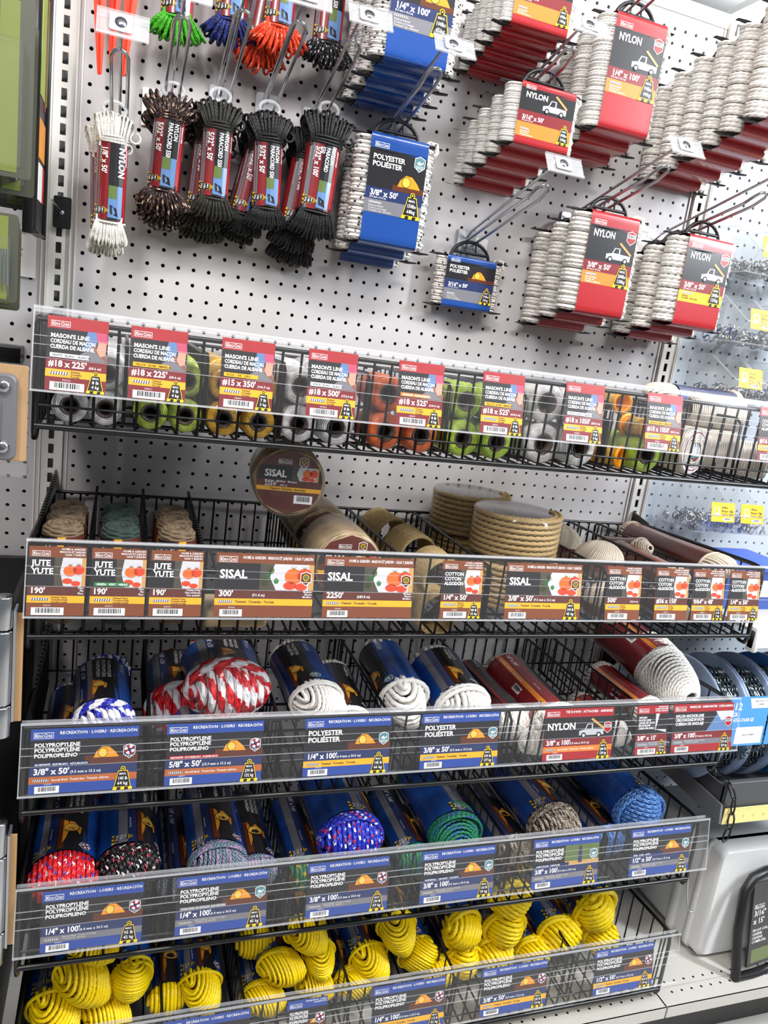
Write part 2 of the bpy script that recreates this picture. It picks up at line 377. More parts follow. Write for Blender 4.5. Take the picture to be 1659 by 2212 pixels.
# ------------------------------------------------------------ the setting
def sheet(mb, xs, zs, fn, m, r=.13, mh=None, depth=.2):
    """perforated sheet: a round hole in the middle of every 1 inch cell"""
    t = np.arange(8) * PI / 4 + PI / 8 * 0; inner = np.stack([r * np.cos(t), r * np.sin(t)], 1)
    outer = np.array([(.5, 0), (.5, .5), (0, .5), (-.5, .5), (-.5, 0), (-.5, -.5), (0, -.5), (.5, -.5)])
    X, Z = np.meshgrid(xs, zs, indexing='ij'); cen = np.stack([X.ravel(), Z.ravel()], 1); n = len(cen)
    P = np.concatenate([cen[:, None] + outer, cen[:, None] + inner, cen[:, None] + inner], 1)
    D = np.concatenate([np.zeros((n, 16)), np.full((n, 8), depth)], 1)
    V = fn(P.reshape(-1, 2), D.ravel()); b = (np.arange(n) * 24)[:, None]
    i = np.arange(8); j = (i + 1) % 8
    f = np.stack([i, j, 8 + j, 8 + i], 1); f2 = np.stack([8 + i, 8 + j, 16 + j, 16 + i], 1)
    mb.add(V, (b[:, :, None] + f[None]).reshape(-1, 4), m); mb.fl.append(((b[:, :, None] + f2[None]).reshape(-1, 4) + mb.n - len(V), mb.mi(mh or m), False))
wallf = lambda p, d: np.stack([p[:, 0], d, p[:, 1]], 1)
def wall(name, x0, x1, ex0, ex1, m, zt=26):
    mb = MB(); sheet(mb, np.arange(x0, x1 + 1), np.arange(-47, zt + 1), wallf, m)
    for a, b in ((ex0, x0 - .5), (x1 + .5, ex1)):
        if b > a: mb.add([(a, 0, -47.5), (b, 0, -47.5), (b, 0, zt + .5), (a, 0, zt + .5)], [(0, 1, 2, 3)], m)
    mb.add([(ex0, 0, zt + .5), (ex1, 0, zt + .5), (ex1, 0, zt + 1.1), (ex0, 0, zt + 1.1)], [(0, 1, 2, 3)], m)
    mb.add([(ex0, 0, -48.5), (ex1, 0, -48.5), (ex1, 0, -47.5), (ex0, 0, -47.5)], [(0, 1, 2, 3)], m)
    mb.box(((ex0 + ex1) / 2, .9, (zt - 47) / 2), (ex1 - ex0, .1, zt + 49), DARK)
    mb.build(name, loc=W(0, 0, 0), kind='structure')
wall('wall_back', 0, 45, -.85, 45.75, PEG); wall('wall_right', 48, 92, 47.15, 92.8, PEGR, 21); wall('wall_left', -26, -3, -26.6, -2.15, PEG)
def upright(n, x):
    mb = MB(); y = -.12
    for a, b in ((x - .62, x - .17), (x + .17, x + .62)): mb.box(((a + b) / 2, y + .06, -10.5), (b - a, .12, 76), UPR)
    for z in range(-49, 28): mb.box((x, y + .06, z - .4), (.34, .12, .34), UPR)
    for sx in (-1, 1):
        mb.box((x + sx * .68, y - .05, -10.5), (.09, .26, 76), UPR); mb.box((x + sx * .98, y + .05, -10.5), (.1, .1, 76), UPR)
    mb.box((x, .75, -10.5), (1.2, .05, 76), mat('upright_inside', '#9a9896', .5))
    mb.build('trim_%d' % n, loc=W(0, 0, 0), kind='structure')
upright(1, -1.42); upright(2, 46.5)
mb = MB(); mb.rbox((10, 1.2, 27.6), (73, 2.6, 1.1), .1, UPR, axis=0); mb.build('trim_3', loc=W(0, 0, 0), kind='structure')
def deck(name, x0, x1, rows):
    mb = MB(); z = -48.4
    fn = lambda p, d: np.stack([p[:, 0], p[:, 1], z - d], 1)
    ys = sorted(rows); xs = np.arange(math.ceil(x0) + 1, math.floor(x1)) - .05
    for yy in ys: sheet(mb, xs, [yy], fn, SHELF, .11, DARK, .12)
    lo, hi = ys[0] - .5, ys[-1] + .5; a, b = xs[0] - .5, xs[-1] + .5
    for (p, q, r, s_) in ((x0, lo, a, hi), (b, lo, x1, hi), (x0, hi, x1, -.1), (x0, -16.5, x1, lo)):
        mb.add([(p, q, z), (r, q, z), (r, s_, z), (p, s_, z)], [(0, 1, 2, 3)], SHELF)
    mb.box(((x0 + x1) / 2, -16.46, z - .5), (x1 - x0 - .04, .12, 1.0), SHELF)
    mb.box(((x0 + x1) / 2, -8, z - .75), (x1 - x0, 16, .1), DARK)
    mb.build(name, loc=W(0, 0, 0), kind='structure')
deck('floor_shelf_deck', -1.2, 46.42, [-15.3]); deck('floor_shelf_deck', 46.55, 92, [-15.26, -14.28])
mb = MB(); mb.box((33, -13.5, -52.2), (119, .3, 5.5), BLK); mb.build('baseboard_front', loc=W(0, 0, 0), kind='structure')
mb = MB(); mb.box((40, -30, -55.2), (420, 260, .4), mat('floor_tile', '#c9c6c0', .35, noise=(3, .0002, '#b5b2ab'))); mb.build('floor', loc=W(0, 0, 0), kind='structure')
mb = MB(); mb.box((60, 20, CEIL + .2), (460, 360, .4), mat('ceiling_panel', '#e9ebec', .8, noise=(25, .0003))); mb.build('ceiling', loc=W(0, 0, 0), kind='structure')
# ceiling light seen over the top of the shelving
LAMP = mat('lit_diffuser', '#ffffff', .5, emit=14.)
def ceiling_light(x, y0, y1, z, label):
    t = thing('ceiling_light', label, 'ceiling light', (x, (y0 + y1) / 2, z)); L = y1 - y0
    mb = MB(); mb.box((0, 0, 1), (7, L, 1.2), WPLAS); mb.build('housing', t)
    l = bpy.data.lights.new('added_ceiling_fill', 'AREA'); l.shape = 'RECTANGLE'; l.size = 6 * S; l.size_y = L * S; l.energy = 14; lo = bpy.data.objects.new('added_ceiling_fill', l); sc.collection.objects.link(lo); lo.parent = t; lo.location = (0, 0, 1.8 * S); lo.rotation_euler = (PI, 0, 0)  # added lamp facing up, put in to brighten the ceiling above
    mb = MB(); mb.rbox((0, 0, .1), (6.6, L - 1, .9), .4, LAMP, axis=1); mb.build('diffuser', t)

# ------------------------------------------------------------ wire baskets
TZ = [-1.05, -11.9, -22.1, -32.1, -42.4]; ZT = [-.45, -11.65, -21.7, -31.75, -42.1]
NAMES = ['mason line', 'jute and sisal', 'white and red rope', 'coloured rope', 'yellow rope']
ORD = ['topmost', 'second', 'middle', 'fourth', 'lowest']
def basket(k):
    T = TZ[k]; zb = -5.0; x0, x1 = -1.0, 46.1; yf, yb = -15.5, -.7
    t = thing('wire_basket', 'black wire basket holding %s, %s of the five' % (NAMES[k], ORD[k]), 'basket', ((x0 + x1) / 2, -8, T), group='black wire shelf baskets'); ox, oy = (x0 + x1) / 2, -8
    q = lambda x, y, z: (x - ox, y - oy, z)
    mb = MB()
    mb.rod(q(x0, yf, 0), q(x1, yf, 0), .12, BLK, 8); mb.rod(q(x0, yf - .1, zb), q(x1, yf - .1, zb), .16, BLK, 8); mb.rod(q(x0, yf, zb + 1.0), q(x1, yf, zb + 1.0), .06, BLK)
    for x in np.arange(x0 + .6, x1, 1.0): mb.rod(q(x, yf, .05), q(x, yf + .05, zb), .075, BLK, 5)
    mb.build('front_grid', t)
    mb = MB()
    mb.rod(q(x0, yb, -.8), q(x1, yb, -.8), .11, BLK, 8); mb.rod(q(x0, yb, zb + 1.2), q(x1, yb, zb + 1.2), .08, BLK)
    for x in np.arange(x0 + .6, x1, 1.0): mb.rod(q(x, yb, -.8), q(x, yb, zb + .4), .07, BLK, 5)
    mb.build('back_grid', t)
    mb = MB()
    for x in np.arange(x0 + .6, x1, 1.0): mb.tube([q(x, yf, zb), q(x, -8, zb + .05), q(x, yb, zb + .45)], .075, BLK, 5)
    for y in (-12, -8.2, -4.4): mb.rod(q(x0, y, zb - .1), q(x1, y, zb - .1 + .2), .11, BLK)
    mb.build('bottom_grid', t)
    for sx, x in ((-1, x0), (1, x1)):
        mb = MB(); xx = x
        p = [(yb, -.5), (yf + 1.2, .05), (yf + .5, .02), (yf + .12, -.25), (yf, -.8), (yf - .05, zb - .2), (yf + .15, zb - .62), (yf + .55, zb - .62), (yf + 1.6, zb - .1), (yf + 6, zb)]
        mb.tube([q(xx, a, b) for a, b in p], .15, BLK, 7)
        mb.rod(q(xx, yf + 5, zb), q(xx, yb, zb + .4), .12, BLK)
        for y in np.arange(yb - 1, yf, -1.3): mb.rod(q(xx, y, -.45 - .03 * y), q(xx, y, zb), .07, BLK, 5)
        # solid hanging bracket at the back, and on the left a long toothed plate
        if sx > 0: mb.add(*prism([q(xx + .1, yb + .5, .3), q(xx + .1, -2.6, -.2), q(xx + .1, -3.4, -1.5), q(xx + .1, -1, zb + .2), q(xx + .1, yb + .5, zb + .6)], .1), BLK)
        else:
            mb.add(*prism([q(xx - .1, yb + .5, .6), q(xx - .1, yf + .6, -.15), q(xx - .1, yf + .6, -1.6), q(xx - .1, -9, zb + .3), q(xx - .1, yb + .5, zb + .3)], .1), BLK)
            for y in np.arange(-1.5, -14.5, -.55): mb.box(q(xx + .02, y, .47 + (y + 1) * .053), (.2, .26, .22), BLK)
        mb.build('side_panel', t)
    return t
def prism(pts, w_):
    a = np.array(pts, float); b = a + np.array([w_, 0, 0]); n = len(a)
    return np.vstack([a, b]), [tuple(range(n))[::-1], tuple(range(n, 2 * n))] + [(i, (i + 1) % n, n + (i + 1) % n, n + i) for i in range(n)]
for k in range(5): basket(k)
def divider(k, x, solid, label, y1=-.9):
    T = TZ[k]; mb = MB(); y0 = -15.1
    if solid:
        mb.add(*prism([(-.04, y1 + 8, -.3), (-.04, y0 + 8, -.9), (-.04, y0 + 8, -4.6), (-.04, y1 + 8, -4.3)], .08), BLK)
        for y in np.arange(y1 - .3, y0, -.5): mb.box((0, y + 8, -.25 + (y - y1) * .042), (.16, .24, .2), BLK)
    else:
        P = [(0, y1 + 8, -4.4), (0, y1 + 8, -1.0), (0, y1 + 7.6, -.75), (0, y0 + 8.6, -.75), (0, y0 + 8.1, -1.1), (0, y0 + 8, -4.6)]
        mb.tube(P, .1, BLK, 7); mb.rod(P[0], P[-1], .08, BLK)
        for y in np.arange(y1 - 1, y0, -1.05): mb.rod((0, y + 8, -.75), (0, y + 8, -4.5), .06, BLK, 5)
    mb.build('basket_divider', loc=W(x, -8, T), label=label, category='divider', group='dividers in the %s basket' % ORD[k])
DV = {0: [3.0, 6.9, 10.9, 15.6, 20.5, 25.4, 31.4, 36.9, 41.6], 1: [1.66, 4.63, 7.69, 13.6, 19.6, 25.0, 33.6, 39.3, 42.1], 2: [5.4, 12.9, 20.0, 28.4, 36.6, 39.2],
      3: [7.2, 14.4, 21.6, 30.2, 38.3], 4: [7.4, 12.6, 19.8, 27.6, 37.6]}
for k in DV:
    for i, x in enumerate(DV[k]):
        s_ = k == 1 and i < 3
        divider(k, x, s_, 'black %s divider across the %s basket, %s from its left end' % ('solid toothed' if s_ else 'wire', ORD[k], ['first', 'second', 'third', 'fourth', 'fifth', 'sixth', 'seventh', 'eighth', 'ninth'][i]))

# ------------------------------------------------------------ clear label strips and their cards
TILT = math.atan2(.8, 3.85)
def strip(k):
    L = 47.9; H = 3.95; mb = MB(); x0 = -1.15
    mb.box((L / 2, 0, -H / 2), (L, .035, H), CLEAR)
    for z, w_ in ((-.06, .12), (-H + .05, .10)): mb.box((L / 2, -.03, z), (L, .09, w_), EDGE)
    for z in (-1.35, -1.75, -2.35): mb.box((L / 2, .03, z), (L, .05, .03), EDGE)
    mb.box((.03, 0, -H / 2), (.06, .05, H), EDGE); mb.box((L - .03, 0, -H / 2), (.06, .05, H), EDGE)
    mb.box((L / 2, .25, -.02), (L, .5, .035), CLEAR); mb.box((L / 2, .5, -.1), (L, .05, .2), EDGE)
    mb.build('label_holder', loc=W(x0, -15.72, ZT[k]), rot=(-TILT, 0, 0), label='long clear plastic label holder clipped along the %s wire basket' % ORD[k], category='label holder', group='clear label holders')
for k in range(5): strip(k)
# every card: name words, width, look
def card(k, x, w_, look, title, size, sub, kindtxt, lb=None, kg=None, tag=None, photo='tent', tagcol='navy', tagtxt='white', right=None, head=None, label='', badge=None, seed=0, num='', icon=None):
    H = 3.46; A = Art()
    P = dict(mason=dict(top='red', mid='black', band='dred', stripe='yel', bot='dred', st='black', logo='red'), jute=dict(top='brown', mid='black', band='dbrown', stripe='yel', bot='brown', st='black', logo='brown'),
             rec=dict(top='blue', mid='black', band='navy', stripe='rust', bot='blue', st='white', logo='blue'), recy=dict(top='blue', mid='black', band='navy', stripe='yel', bot='blue', st='black', logo='blue'),
             recg=dict(top='blue', mid='black', band='navy', stripe='grey', bot='blue', st='lgrey', logo='blue'), nyl=dict(top='bred', mid='black', band='dred', stripe='org', bot='bred', st='white', logo='bred'),
             mar=dict(top='bred', mid='black', band='dred', stripe='grey', bot='bred', st='lgrey', logo='bred'))[look]
    c = pal(False, P['logo']); y = lambda f: -H * f
    big = w_ > 4
    f1, f2, f3, f4 = {'mason': (.165, .565, .71, .815), 'jute': (.155, .57, .71, .815)}.get(look, (.17, .585, .735, .845))
    A.rect(0, y(1), w_, 0, c[P['bot']], 0, 9); A.rect(0, y(f1), w_, 0, c[P['top']], 1, 9); A.rect(0, y(f2), w_, y(f1), c[P['mid']], 1, 9)
    A.rect(0, y(f3), w_, y(f2), c[P['band']], 1, 9); A.rect(0, y(f4), w_, y(f3), c[P['stripe']], 1, 9)
    A.logo(.16, y(.125), .95 if big else .82, c)
    # picture on the right of the dark band
    a, b = y(f2), y(f1)
    if photo == 'tomato': A.tomato(w_ * (.44 if big else .45), a, w_, b, c)
    elif photo == 'tent':
        A.rect(w_ * .5, a, w_, a + .5, c['ground'], 2, 9); A.rect(w_ * .5, a + .5, w_, b, c['black'], 2, 9); A.tent(w_ * .58, a + .38, w_ * .24, c, 3)
    elif photo == 'trees': A.rect(w_ * .48, a, w_, b, c['leaf'], 2, 9); A.rect(w_ * .48, a, w_, a + .3, c['wood'], 3, 9); A.poly([(w_ * .68, a + .15), (w_ * .74, a + .15), (w_ * .73, b - .1), (w_ * .69, b - .1)], c['navy'], 4)
    elif photo == 'truck': A.truck(w_ * .5, a + .18, w_ * .36, c, 3)
    elif photo == 'boat': A.poly([(w_ * .55, a), (w_, a), (w_, b), (w_ * .75, b)], c['sky'], 2); A.poly([(w_ * .7, b), (w_, b), (w_, b - .5), (w_ * .8, b - .7)], c['lgrey'], 3)
    elif photo == 'dock': A.poly([(w_ * .6, b), (w_ * .72, b), (w_ * .6, a + .2)], c['lgrey'], 2); A.poly([(w_ * .55, a + .35), (w_ * .95, a + .1), (w_ * .95, a + .3)], c['lgrey'], 2)
    elif photo == 'hand':
        A.poly([(w_ * .66, b), (w_ * .84, b), (w_ * .8, a + .5), (w_ * .6, a + .5)], c['sky'], 2); A.poly([(w_ * .80, b), (w_ * .98, b), (w_, b - .5), (w_ * .84, b - .6)], c['pink'], 3)
        A.poly([(w_ * .84, b - .45), (w_ * .98, b - .45), (w_ * .97, a + .35), (w_ * .88, a + .25), (w_ * .82, a + .5)], c['skin'], 4); A.poly([(w_ * .5, a), (w_, a), (w_, a + .35), (w_ * .78, a + .75), (w_ * .56, a + .3)], c['grey'], 2)
        A.poly([(w_ * .72, a + .62), (w_ * .8, a + .75), (w_, a + .2), (w_, a)], c['brick'], 3)
    n = len(title); th = {1: .46, 2: .3, 3: .21, 4: .17, 5: .14}[n]
    if look == 'mason': th = .19
    tb = b - (.2 if n > 1 else .46) - (0 if look != 'mason' else .08)
    for i, s_ in enumerate(title): A.text(s_, .2 if big else .16, tb - th * .75 - i * th * 1.35, th, c['white'], 6, width=(w_ * .46 if n < 4 else w_ * .5) if look != 'mason' else w_ * .73, res=2)
    if tag:
        A.rect(.2 if big else .16, a + .04, w_ * (.54 if big else .70), a + .24, c[tagcol], 6, 9); A.text(tag, .27, a + .085, .11, c[tagtxt], 7, width=w_ * (.48 if big else .62))
    A.text(size, .2 if big else .12, y(f3) + .12, .33 if big else .3, c['white'], 3, width=w_ * (.34 if big else .62), res=2)
    A.text(sub, w_ * (.37 if big else .70), y(f3) + .13, .15 if big else .12, c['white'], 3, width=w_ * (.3 if big else .28))
    if right:
        for i, s_ in enumerate(right): A.text(s_, w_ - .07, y(f3) + .36 - i * .14, .11, c['white'], 3, align='r', width=w_ * .3)
    A.ropeicon(.2, y(f4) + .11, .8 if not big else .75, .14, c, 3, a='lgrey')
    if len(kindtxt) == 1: A.text(kindtxt[0], 1.1, y(f4) + .13, .13, c[P['st']], 3, width=w_ * .53)
    else:
        for i, s_ in enumerate(kindtxt): A.text(s_, 1.1, y(f4) + .24 - i * .115, .09, c[P['st']], 3)
    if head:
        if len(head) == 1: A.text(head[0], w_ - .1, -.30, .17, c['white'], 3, align='r', width=w_ - 1.5)
        else:
            for i, s_ in enumerate(head): A.text(s_, w_ - .07, -.16 - i * .14, .1, c['white'], 3, align='r', width=w_ - 1.1)
    A.barcode(.3 if big else .22, y(1) + .03, 1.5 if not big else 1.2, .38, c, 3, seed=int(num) if num else seed); A.text(num, .75, y(1) + .47, .09, c['white'], 3, bold=False)
    if lb: A.weight(w_ - (.72 if big else .46), y(1) + .13, .9 if big else .72, lb, kg, c, 6)
    if badge: A.badge(w_ - .45, a + .68, .62, c, badge, 6)
    mb = MB(); mb.box((w_ / 2, .02, -H / 2), (w_, .02, H), C[P['bot']]); A.emit(mb, flat_map())
    # cards sit just inside the tilted holder
    mb.build('label_card', loc=W(x, -15.66 - .08, ZT[k] - .36), rot=(-TILT, 0, 0), label=label, category='label card', group='printed label cards on the %s basket' % ORD[k])
ML = ["MASON'S LINE", 'CORDEAU DE MAÇON', 'CUERDA DE ALBAÑIL']; TT = ['Twisted', 'Torsadée', 'Torcida']
WB = 'WHITE · BLANC · BLANCA'; YJ = 'YELLOW · JAUNE · AMARILLA'
for i, (x, size, sub, tag, tc, tt, lb, kg, num, d) in enumerate([(-.54, "#18 x 225'", '(68.6 m)', WB, 'white', 'black', '8 lb', '4 kg', '302121', 'white tag, #18 x 225'), (3.13, "#18 x 225'", '(68.6 m)', YJ, 'yel', 'black', '8 lb', '4 kg', '300211', 'yellow tag, #18 x 225'),
        (7.45, "#15 x 350'", '(106.7 m)', 'GOLD · OR · ORO', 'yel', 'black', '7 lb', '3 kg', '342331', 'gold tag, #15 x 350'), (11.89, "#18 x 500'", '(152.4 m)', WB, 'white', 'black', '8 lb', '4 kg', '301501', 'white tag, #18 x 500'),
        (16.9, "#18 x 525'", '(160.0 m)', 'ORANGE · ANARANJADA', 'org', 'white', '8 lb', '4 kg', '344071', 'orange tag, #18 x 525'), (21.97, "#18 x 525'", '(160.0 m)', YJ, 'yel', 'black', '8 lb', '4 kg', '342501', 'yellow tag, #18 x 525'),
        (27.4, "#18 x 1050'", '(320.0 m)', WB, 'white', 'black', '8 lb', '4 kg', '300876', 'white tag, #18 x 1050'), (33.2, "#18 x 1050'", '(320.0 m)', 'NEON YELLOW · JAUNE FLUO · AMARILLA NEÓN', 'yel', 'black', '8 lb', '4 kg', '344001', 'neon yellow tag, #18 x 1050')]):
    card(0, x, 2.66, 'mason', ML, size, sub, TT, lb, kg, tag, 'hand', tc, tt, num=num, label="red and black mason's line label card with %s" % d)
card(0, 42.12, 2.66, 'mason', ['COTTON', 'COTON', 'ALGODÓN'], '#16 x 250', '', TT, '8 lb', '4 kg', None, 'tomato', num='341461', label='brown cotton label card #16 at the right end of the top basket')
HG3 = ['HOME & GARDEN', 'MAISON ET JARDIN', 'CASA Y JARDÍN']; HG = ['HOME & GARDEN · MAISON ET JARDIN · CASA Y JARDÍN']; TW = ['Twisted Twine', 'Torsadée ficelle', 'Cuerda torcida']; FF = ['Fine', 'Fin', 'Fino']
card(1, -1.02, 2.66, 'jute', ['JUTE', 'YUTE'], "190'", '', TW, photo='tomato', head=HG3, right=FF, num='300191', label='brown jute label card 190 feet, leftmost, with no colour tag')
card(1, 1.89, 2.66, 'jute', ['JUTE', 'YUTE'], "190'", '', TW, photo='tomato', head=HG3, right=FF, tag='GREEN · VERT · VERDE', tagcol='green', num='301911', label='brown jute label card 190 feet with a green colour tag')
card(1, 4.77, 2.66, 'jute', ['JUTE', 'YUTE'], "190'", '', TW, photo='tomato', head=HG3, right=['Heavy Duty', 'Haut rendement', 'Uso pesado'], num='302071', label='brown heavy duty jute label card beside the green tagged one')
card(1, 8.11, 5.38, 'jute', ['SISAL'], "300'", '(91.4 m)', ['Twisted · Torsadée · Torcida'], photo='tomato', head=HG, right=['Medium', 'Moyen', 'Mediano'], badge='leaf', num='300141', label='wide brown sisal label card reading 300 feet')
card(1, 14.08, 5.38, 'jute', ['SISAL'], "2250'", '(685.8 m)', ['Twisted · Torsadée · Torcida'], photo='tomato', head=HG, right=['Medium', 'Moyen', 'Mediano'], badge='leaf', num='300601', label='wide brown sisal label card reading 2250 feet')
card(1, 21.3, 2.66, 'jute', ['COTTON', 'COTON', 'ALGODÓN'], "1/4\" x 50'", '', TT, '48 lb', '22 kg', photo='tomato', head=HG3, num='302471', label='brown cotton label card 1/4 inch x 50 between two sisal cards')
card(1, 25.6, 5.38, 'jute', ['SISAL'], "3/8\" x 50'", '(9.5 mm x 15.2 m)', ['Twisted · Torsadée · Torcida'], '100 lb', '45 kg', photo='tomato', head=HG, badge='leaf', num='300171', label='wide brown sisal label card reading 3/8 inch x 50')
card(1, 32.9, 2.66, 'jute', ['COTTON', 'COTON', 'ALGODÓN'], "500'", '(152.4 m)', TT, photo='tomato', head=HG3, num='400001', label='brown cotton label card reading 500 feet')
card(1, 36.75, 2.66, 'jute', ['COTTON', 'COTON', 'ALGODÓN'], "#36 x 150'", '', TT, photo='tomato', head=HG3, num='341001', label='brown cotton label card reading #36 x 150')
card(1, 39.8, 2.66, 'jute', ['COTTON', 'COTON', 'ALGODÓN'], "9/64\" x 48'", '', TT, '6 lb', '3 kg', photo='tomato', head=HG3, num='342801', label='brown cotton label card reading 9/64 inch x 48')
card(1, 42.93, 2.66, 'jute', ['COTTON', 'COTON', 'ALGODÓN'], "1/4\" x 50'", '', TT, '30 lb', '14 kg', photo='tomato', head=HG3, num='342001', label='brown cotton label card 1/4 inch x 50 at the right end of the row')
RH = ['RECREATION · LOISIRS · RECREACIÓN']; PP = ['POLYPROPYLENE', 'POLYPROPYLÈNE', 'POLIPROPILENO']; SB = ['Smooth Braid · Tressée lisse · Trenzado uniforme']; DB = ['Diamond Braid · Tressée en losange', '· Trenzado tipo diamante']
card(2, -.65, 5.4, 'rec', PP, "3/8\" x 50'", '(9.5 mm x 15.2 m)', SB, '140 lb', '64 kg', 'BLUE/WHITE · BLEU/BLANC · AZUL/BLANCA', head=RH, badge='floats', num='312091', label='blue polypropylene label card for blue and white rope')
card(2, 6.23, 5.4, 'rec', PP, "5/8\" x 50'", '(15.9 mm x 15.2 m)', SB, '290 lb', '132 kg', 'RED/WHITE · ROUGE/BLANC · ROJA/BLANCA', tagcol='bred', head=RH, badge='floats', num='344091', label='blue polypropylene label card with red tag for red and white rope')
card(2, 14.1, 5.4, 'recy', ['POLYESTER', 'POLIÉSTER'], "1/4\" x 100'", '(6.4 mm x 30.5 m)', ['Twisted · Torsadée · Torcida'], '145 lb', '66 kg', head=RH, badge='ab', num='302131', label='blue polyester label card reading 1/4 inch x 100')
card(2, 21.56, 5.4, 'recy', ['POLYESTER', 'POLIÉSTER'], "3/8\" x 50'", '(9.5 mm x 15.2 m)', ['Twisted · Torsadée · Torcida'], '390 lb', '177 kg', head=RH, badge='ab', num='342031', label='blue polyester label card reading 3/8 inch x 50')
card(2, 30.35, 5.4, 'nyl', ['NYLON'], "3/8\" x 100'", '(9.5 mm x 30.5 m)', SB, '280 lb', '128 kg', photo='truck', head=['TIE DOWN · ATTACHER · AMARRES'], badge='dwc', num='302741', label='red nylon tie down label card with a pickup truck')
card(2, 37.7, 2.66, 'mar', ['NYLON', 'DOCK LINE', 'LIGNE DE QUAI', 'EN NYLON', 'CUERDA PARA MUELLE'], "3/8\" x 15'", '', DB, '570 lb', '259 kg', photo='dock', head=['MARINE LINE', 'GAMME MARITIME', 'CUERDA MARINA'], num='302671', label='narrow red nylon dock line label card')
card(2, 40.8, 5.4, 'mar', ['NYLON ANCHOR LINE', "CÂBLE D'ANCRAGE EN NYLON", 'CUERDA DE ANCLAJE'], "3/8\" x 100'", '(9.5 mm x 30.5 m)', DB, '570 lb', '259 kg', photo='boat', head=['MARINE LINE · GAMME MARITIME · CUERDA MARINA'], badge='dwc', num='470801', label='wide red nylon anchor line label card')
card(3, .22, 5.4, 'recg', PP, "1/4\" x 100'", '(6.4 mm x 30.5 m)', DB, '95 lb', '42 kg', head=RH, badge='floats', num='300011', label='blue polypropylene label card, 95 lb, leftmost on the fourth basket')
card(3, 7.5, 5.4, 'recg', PP, "1/4\" x 100'", '(6.4 mm x 30.5 m)', DB, '100 lb', '45 kg', 'CRYSTAL WATER · EAU CRISTALLINE · AGUA CRISTALINA', tagcol='grey', head=RH, badge='ab', num='302961', label='blue polypropylene label card tagged crystal water')
card(3, 15.4, 5.4, 'recg', PP, "3/8\" x 100'", '(9.5 mm x 30.5 m)', DB, '130 lb', '59 kg', head=RH, badge='floats', num='300021', label='blue polypropylene label card reading 130 lb with a life ring badge')
card(3, 23.1, 5.4, 'recg', PP, "3/8\" x 100'", '(9.5 mm x 30.5 m)', DB, '160 lb', '70 kg', 'WATERFALL · CASCADE · CASCADA', head=RH, badge='ab', num='342901', label='blue polypropylene label card tagged waterfall')
card(3, 31.5, 5.4, 'recg', PP, "3/8\" x 100'", '(9.5 mm x 30.5 m)', DB, '160 lb', '70 kg', 'CAMOUFLAGE · CAMUFLAJE', head=RH, photo='trees', badge='ab', num='311201', label='blue polypropylene label card tagged camouflage with a wooded picture')
card(3, 39.65, 5.4, 'recg', PP, "1/2\" x 50'", '(12.7 mm x 15.2 m)', DB, '230 lb', '105 kg', 'STEEL · ACIER · ACERO', head=RH, badge='ab', num='342021', label='blue polypropylene label card reading 1/2 inch x 50, 230 lb')
card(4, 7.35, 5.4, 'recy', PP, "1/4\" x 50'", '(6.4 mm x 15.2 m)', ['Twisted · Torsadée · Torcida'], '110 lb', '50 kg', head=RH, badge='floats', num='300101', label='blue label card cut by the bottom edge, leftmost on the lowest basket')
card(4, 15.2, 2.68, 'recy', PP, "1/4\" x 50'", '', TT, '110 lb', '50 kg', head=['RECREATION · LOISIRS', '· RECREACIÓN'], badge='floats', num='300111', label='narrow blue label card on the lowest basket')
card(4, 21.1, 5.4, 'recy', PP, "1/4\" x 100'", '(6.4 mm x 30.5 m)', ['Twisted · Torsadée · Torcida'], '115 lb', '52 kg', head=RH, badge='floats', num='300151', label='blue label card reading 1/4 inch x 100, 115 lb')
card(4, 29.35, 5.4, 'recy', PP, "3/8\" x 50'", '(9.5 mm x 15.2 m)', ['Twisted · Torsadée · Torcida'], '245 lb', '110 kg', head=RH, badge='floats', num='300161', label='blue label card reading 3/8 inch x 50, 245 lb')
card(4, 38.9, 5.4, 'recy', PP, "1/2\" x 50'", '(12.7 mm x 15.2 m)', ['Twisted · Torsadée · Torcida'], '420 lb', '190 kg', head=RH, badge='floats', num='300181', label='blue label card reading 1/2 inch x 50, 420 lb, rightmost of its row')

# ------------------------------------------------------------ rope covers
R_YEL = rope('rope_yellow_poly', '#ffdf0a', 'fibre', .13, rough=.3, bump=.3)
R_WHT = rope('rope_white_twist', '#f8f5ee', 'fibre', .13, rough=.35, bump=.3)
R_WBR = rope('rope_white_braid', '#f7f4ed', 'braid', .13, rough=.45)
R_WSM = rope('rope_white_fine_braid', '#f8f6f0', 'braid', .08, rough=.4)
R_WBK = rope('rope_white_black_fleck', '#f4f2ee', 'braid', .17, [('#26262a', 1, 1.1, .86, 1.6, .6)], rough=.45)
R_WBR2 = rope('rope_white_dark_fleck_thin', '#e2ddd6', 'braid', .1, [('#4a3d3c', 1, 2.0, .85, 2.8, .5)], rough=.5)
R_RED = rope('rope_red_fleck', '#d8232a', 'braid', .12, [('#232f8f', 1, .8, .93, 1.1, .2), ('#f3f1ef', 1, .8, 1.0, 1.3, .3)], rough=.4)
R_BLK = rope('rope_black_fleck', '#131214', 'braid', .12, [('#e9e6e4', 1, .9, .98, 1.2, .3), ('#c23a4a', 1, .9, .98, 1.3, .25)], rough=.45)
R_GB = rope('rope_grey_blue_weave', '#7c97a6', 'braid', .12, [('#3a3f48', 4, 5.0, .25, None, 0), ('#9a7fa0', 1, .5, .7, None, 0)], rough=.6)
R_BRW = rope('rope_blue_fleck', '#2334b8', 'braid', .15, [('#d0282c', 1, .9, .9, 1.2, .3), ('#f1f1f1', 1, .9, .93, 1.2, .35)], rough=.4)
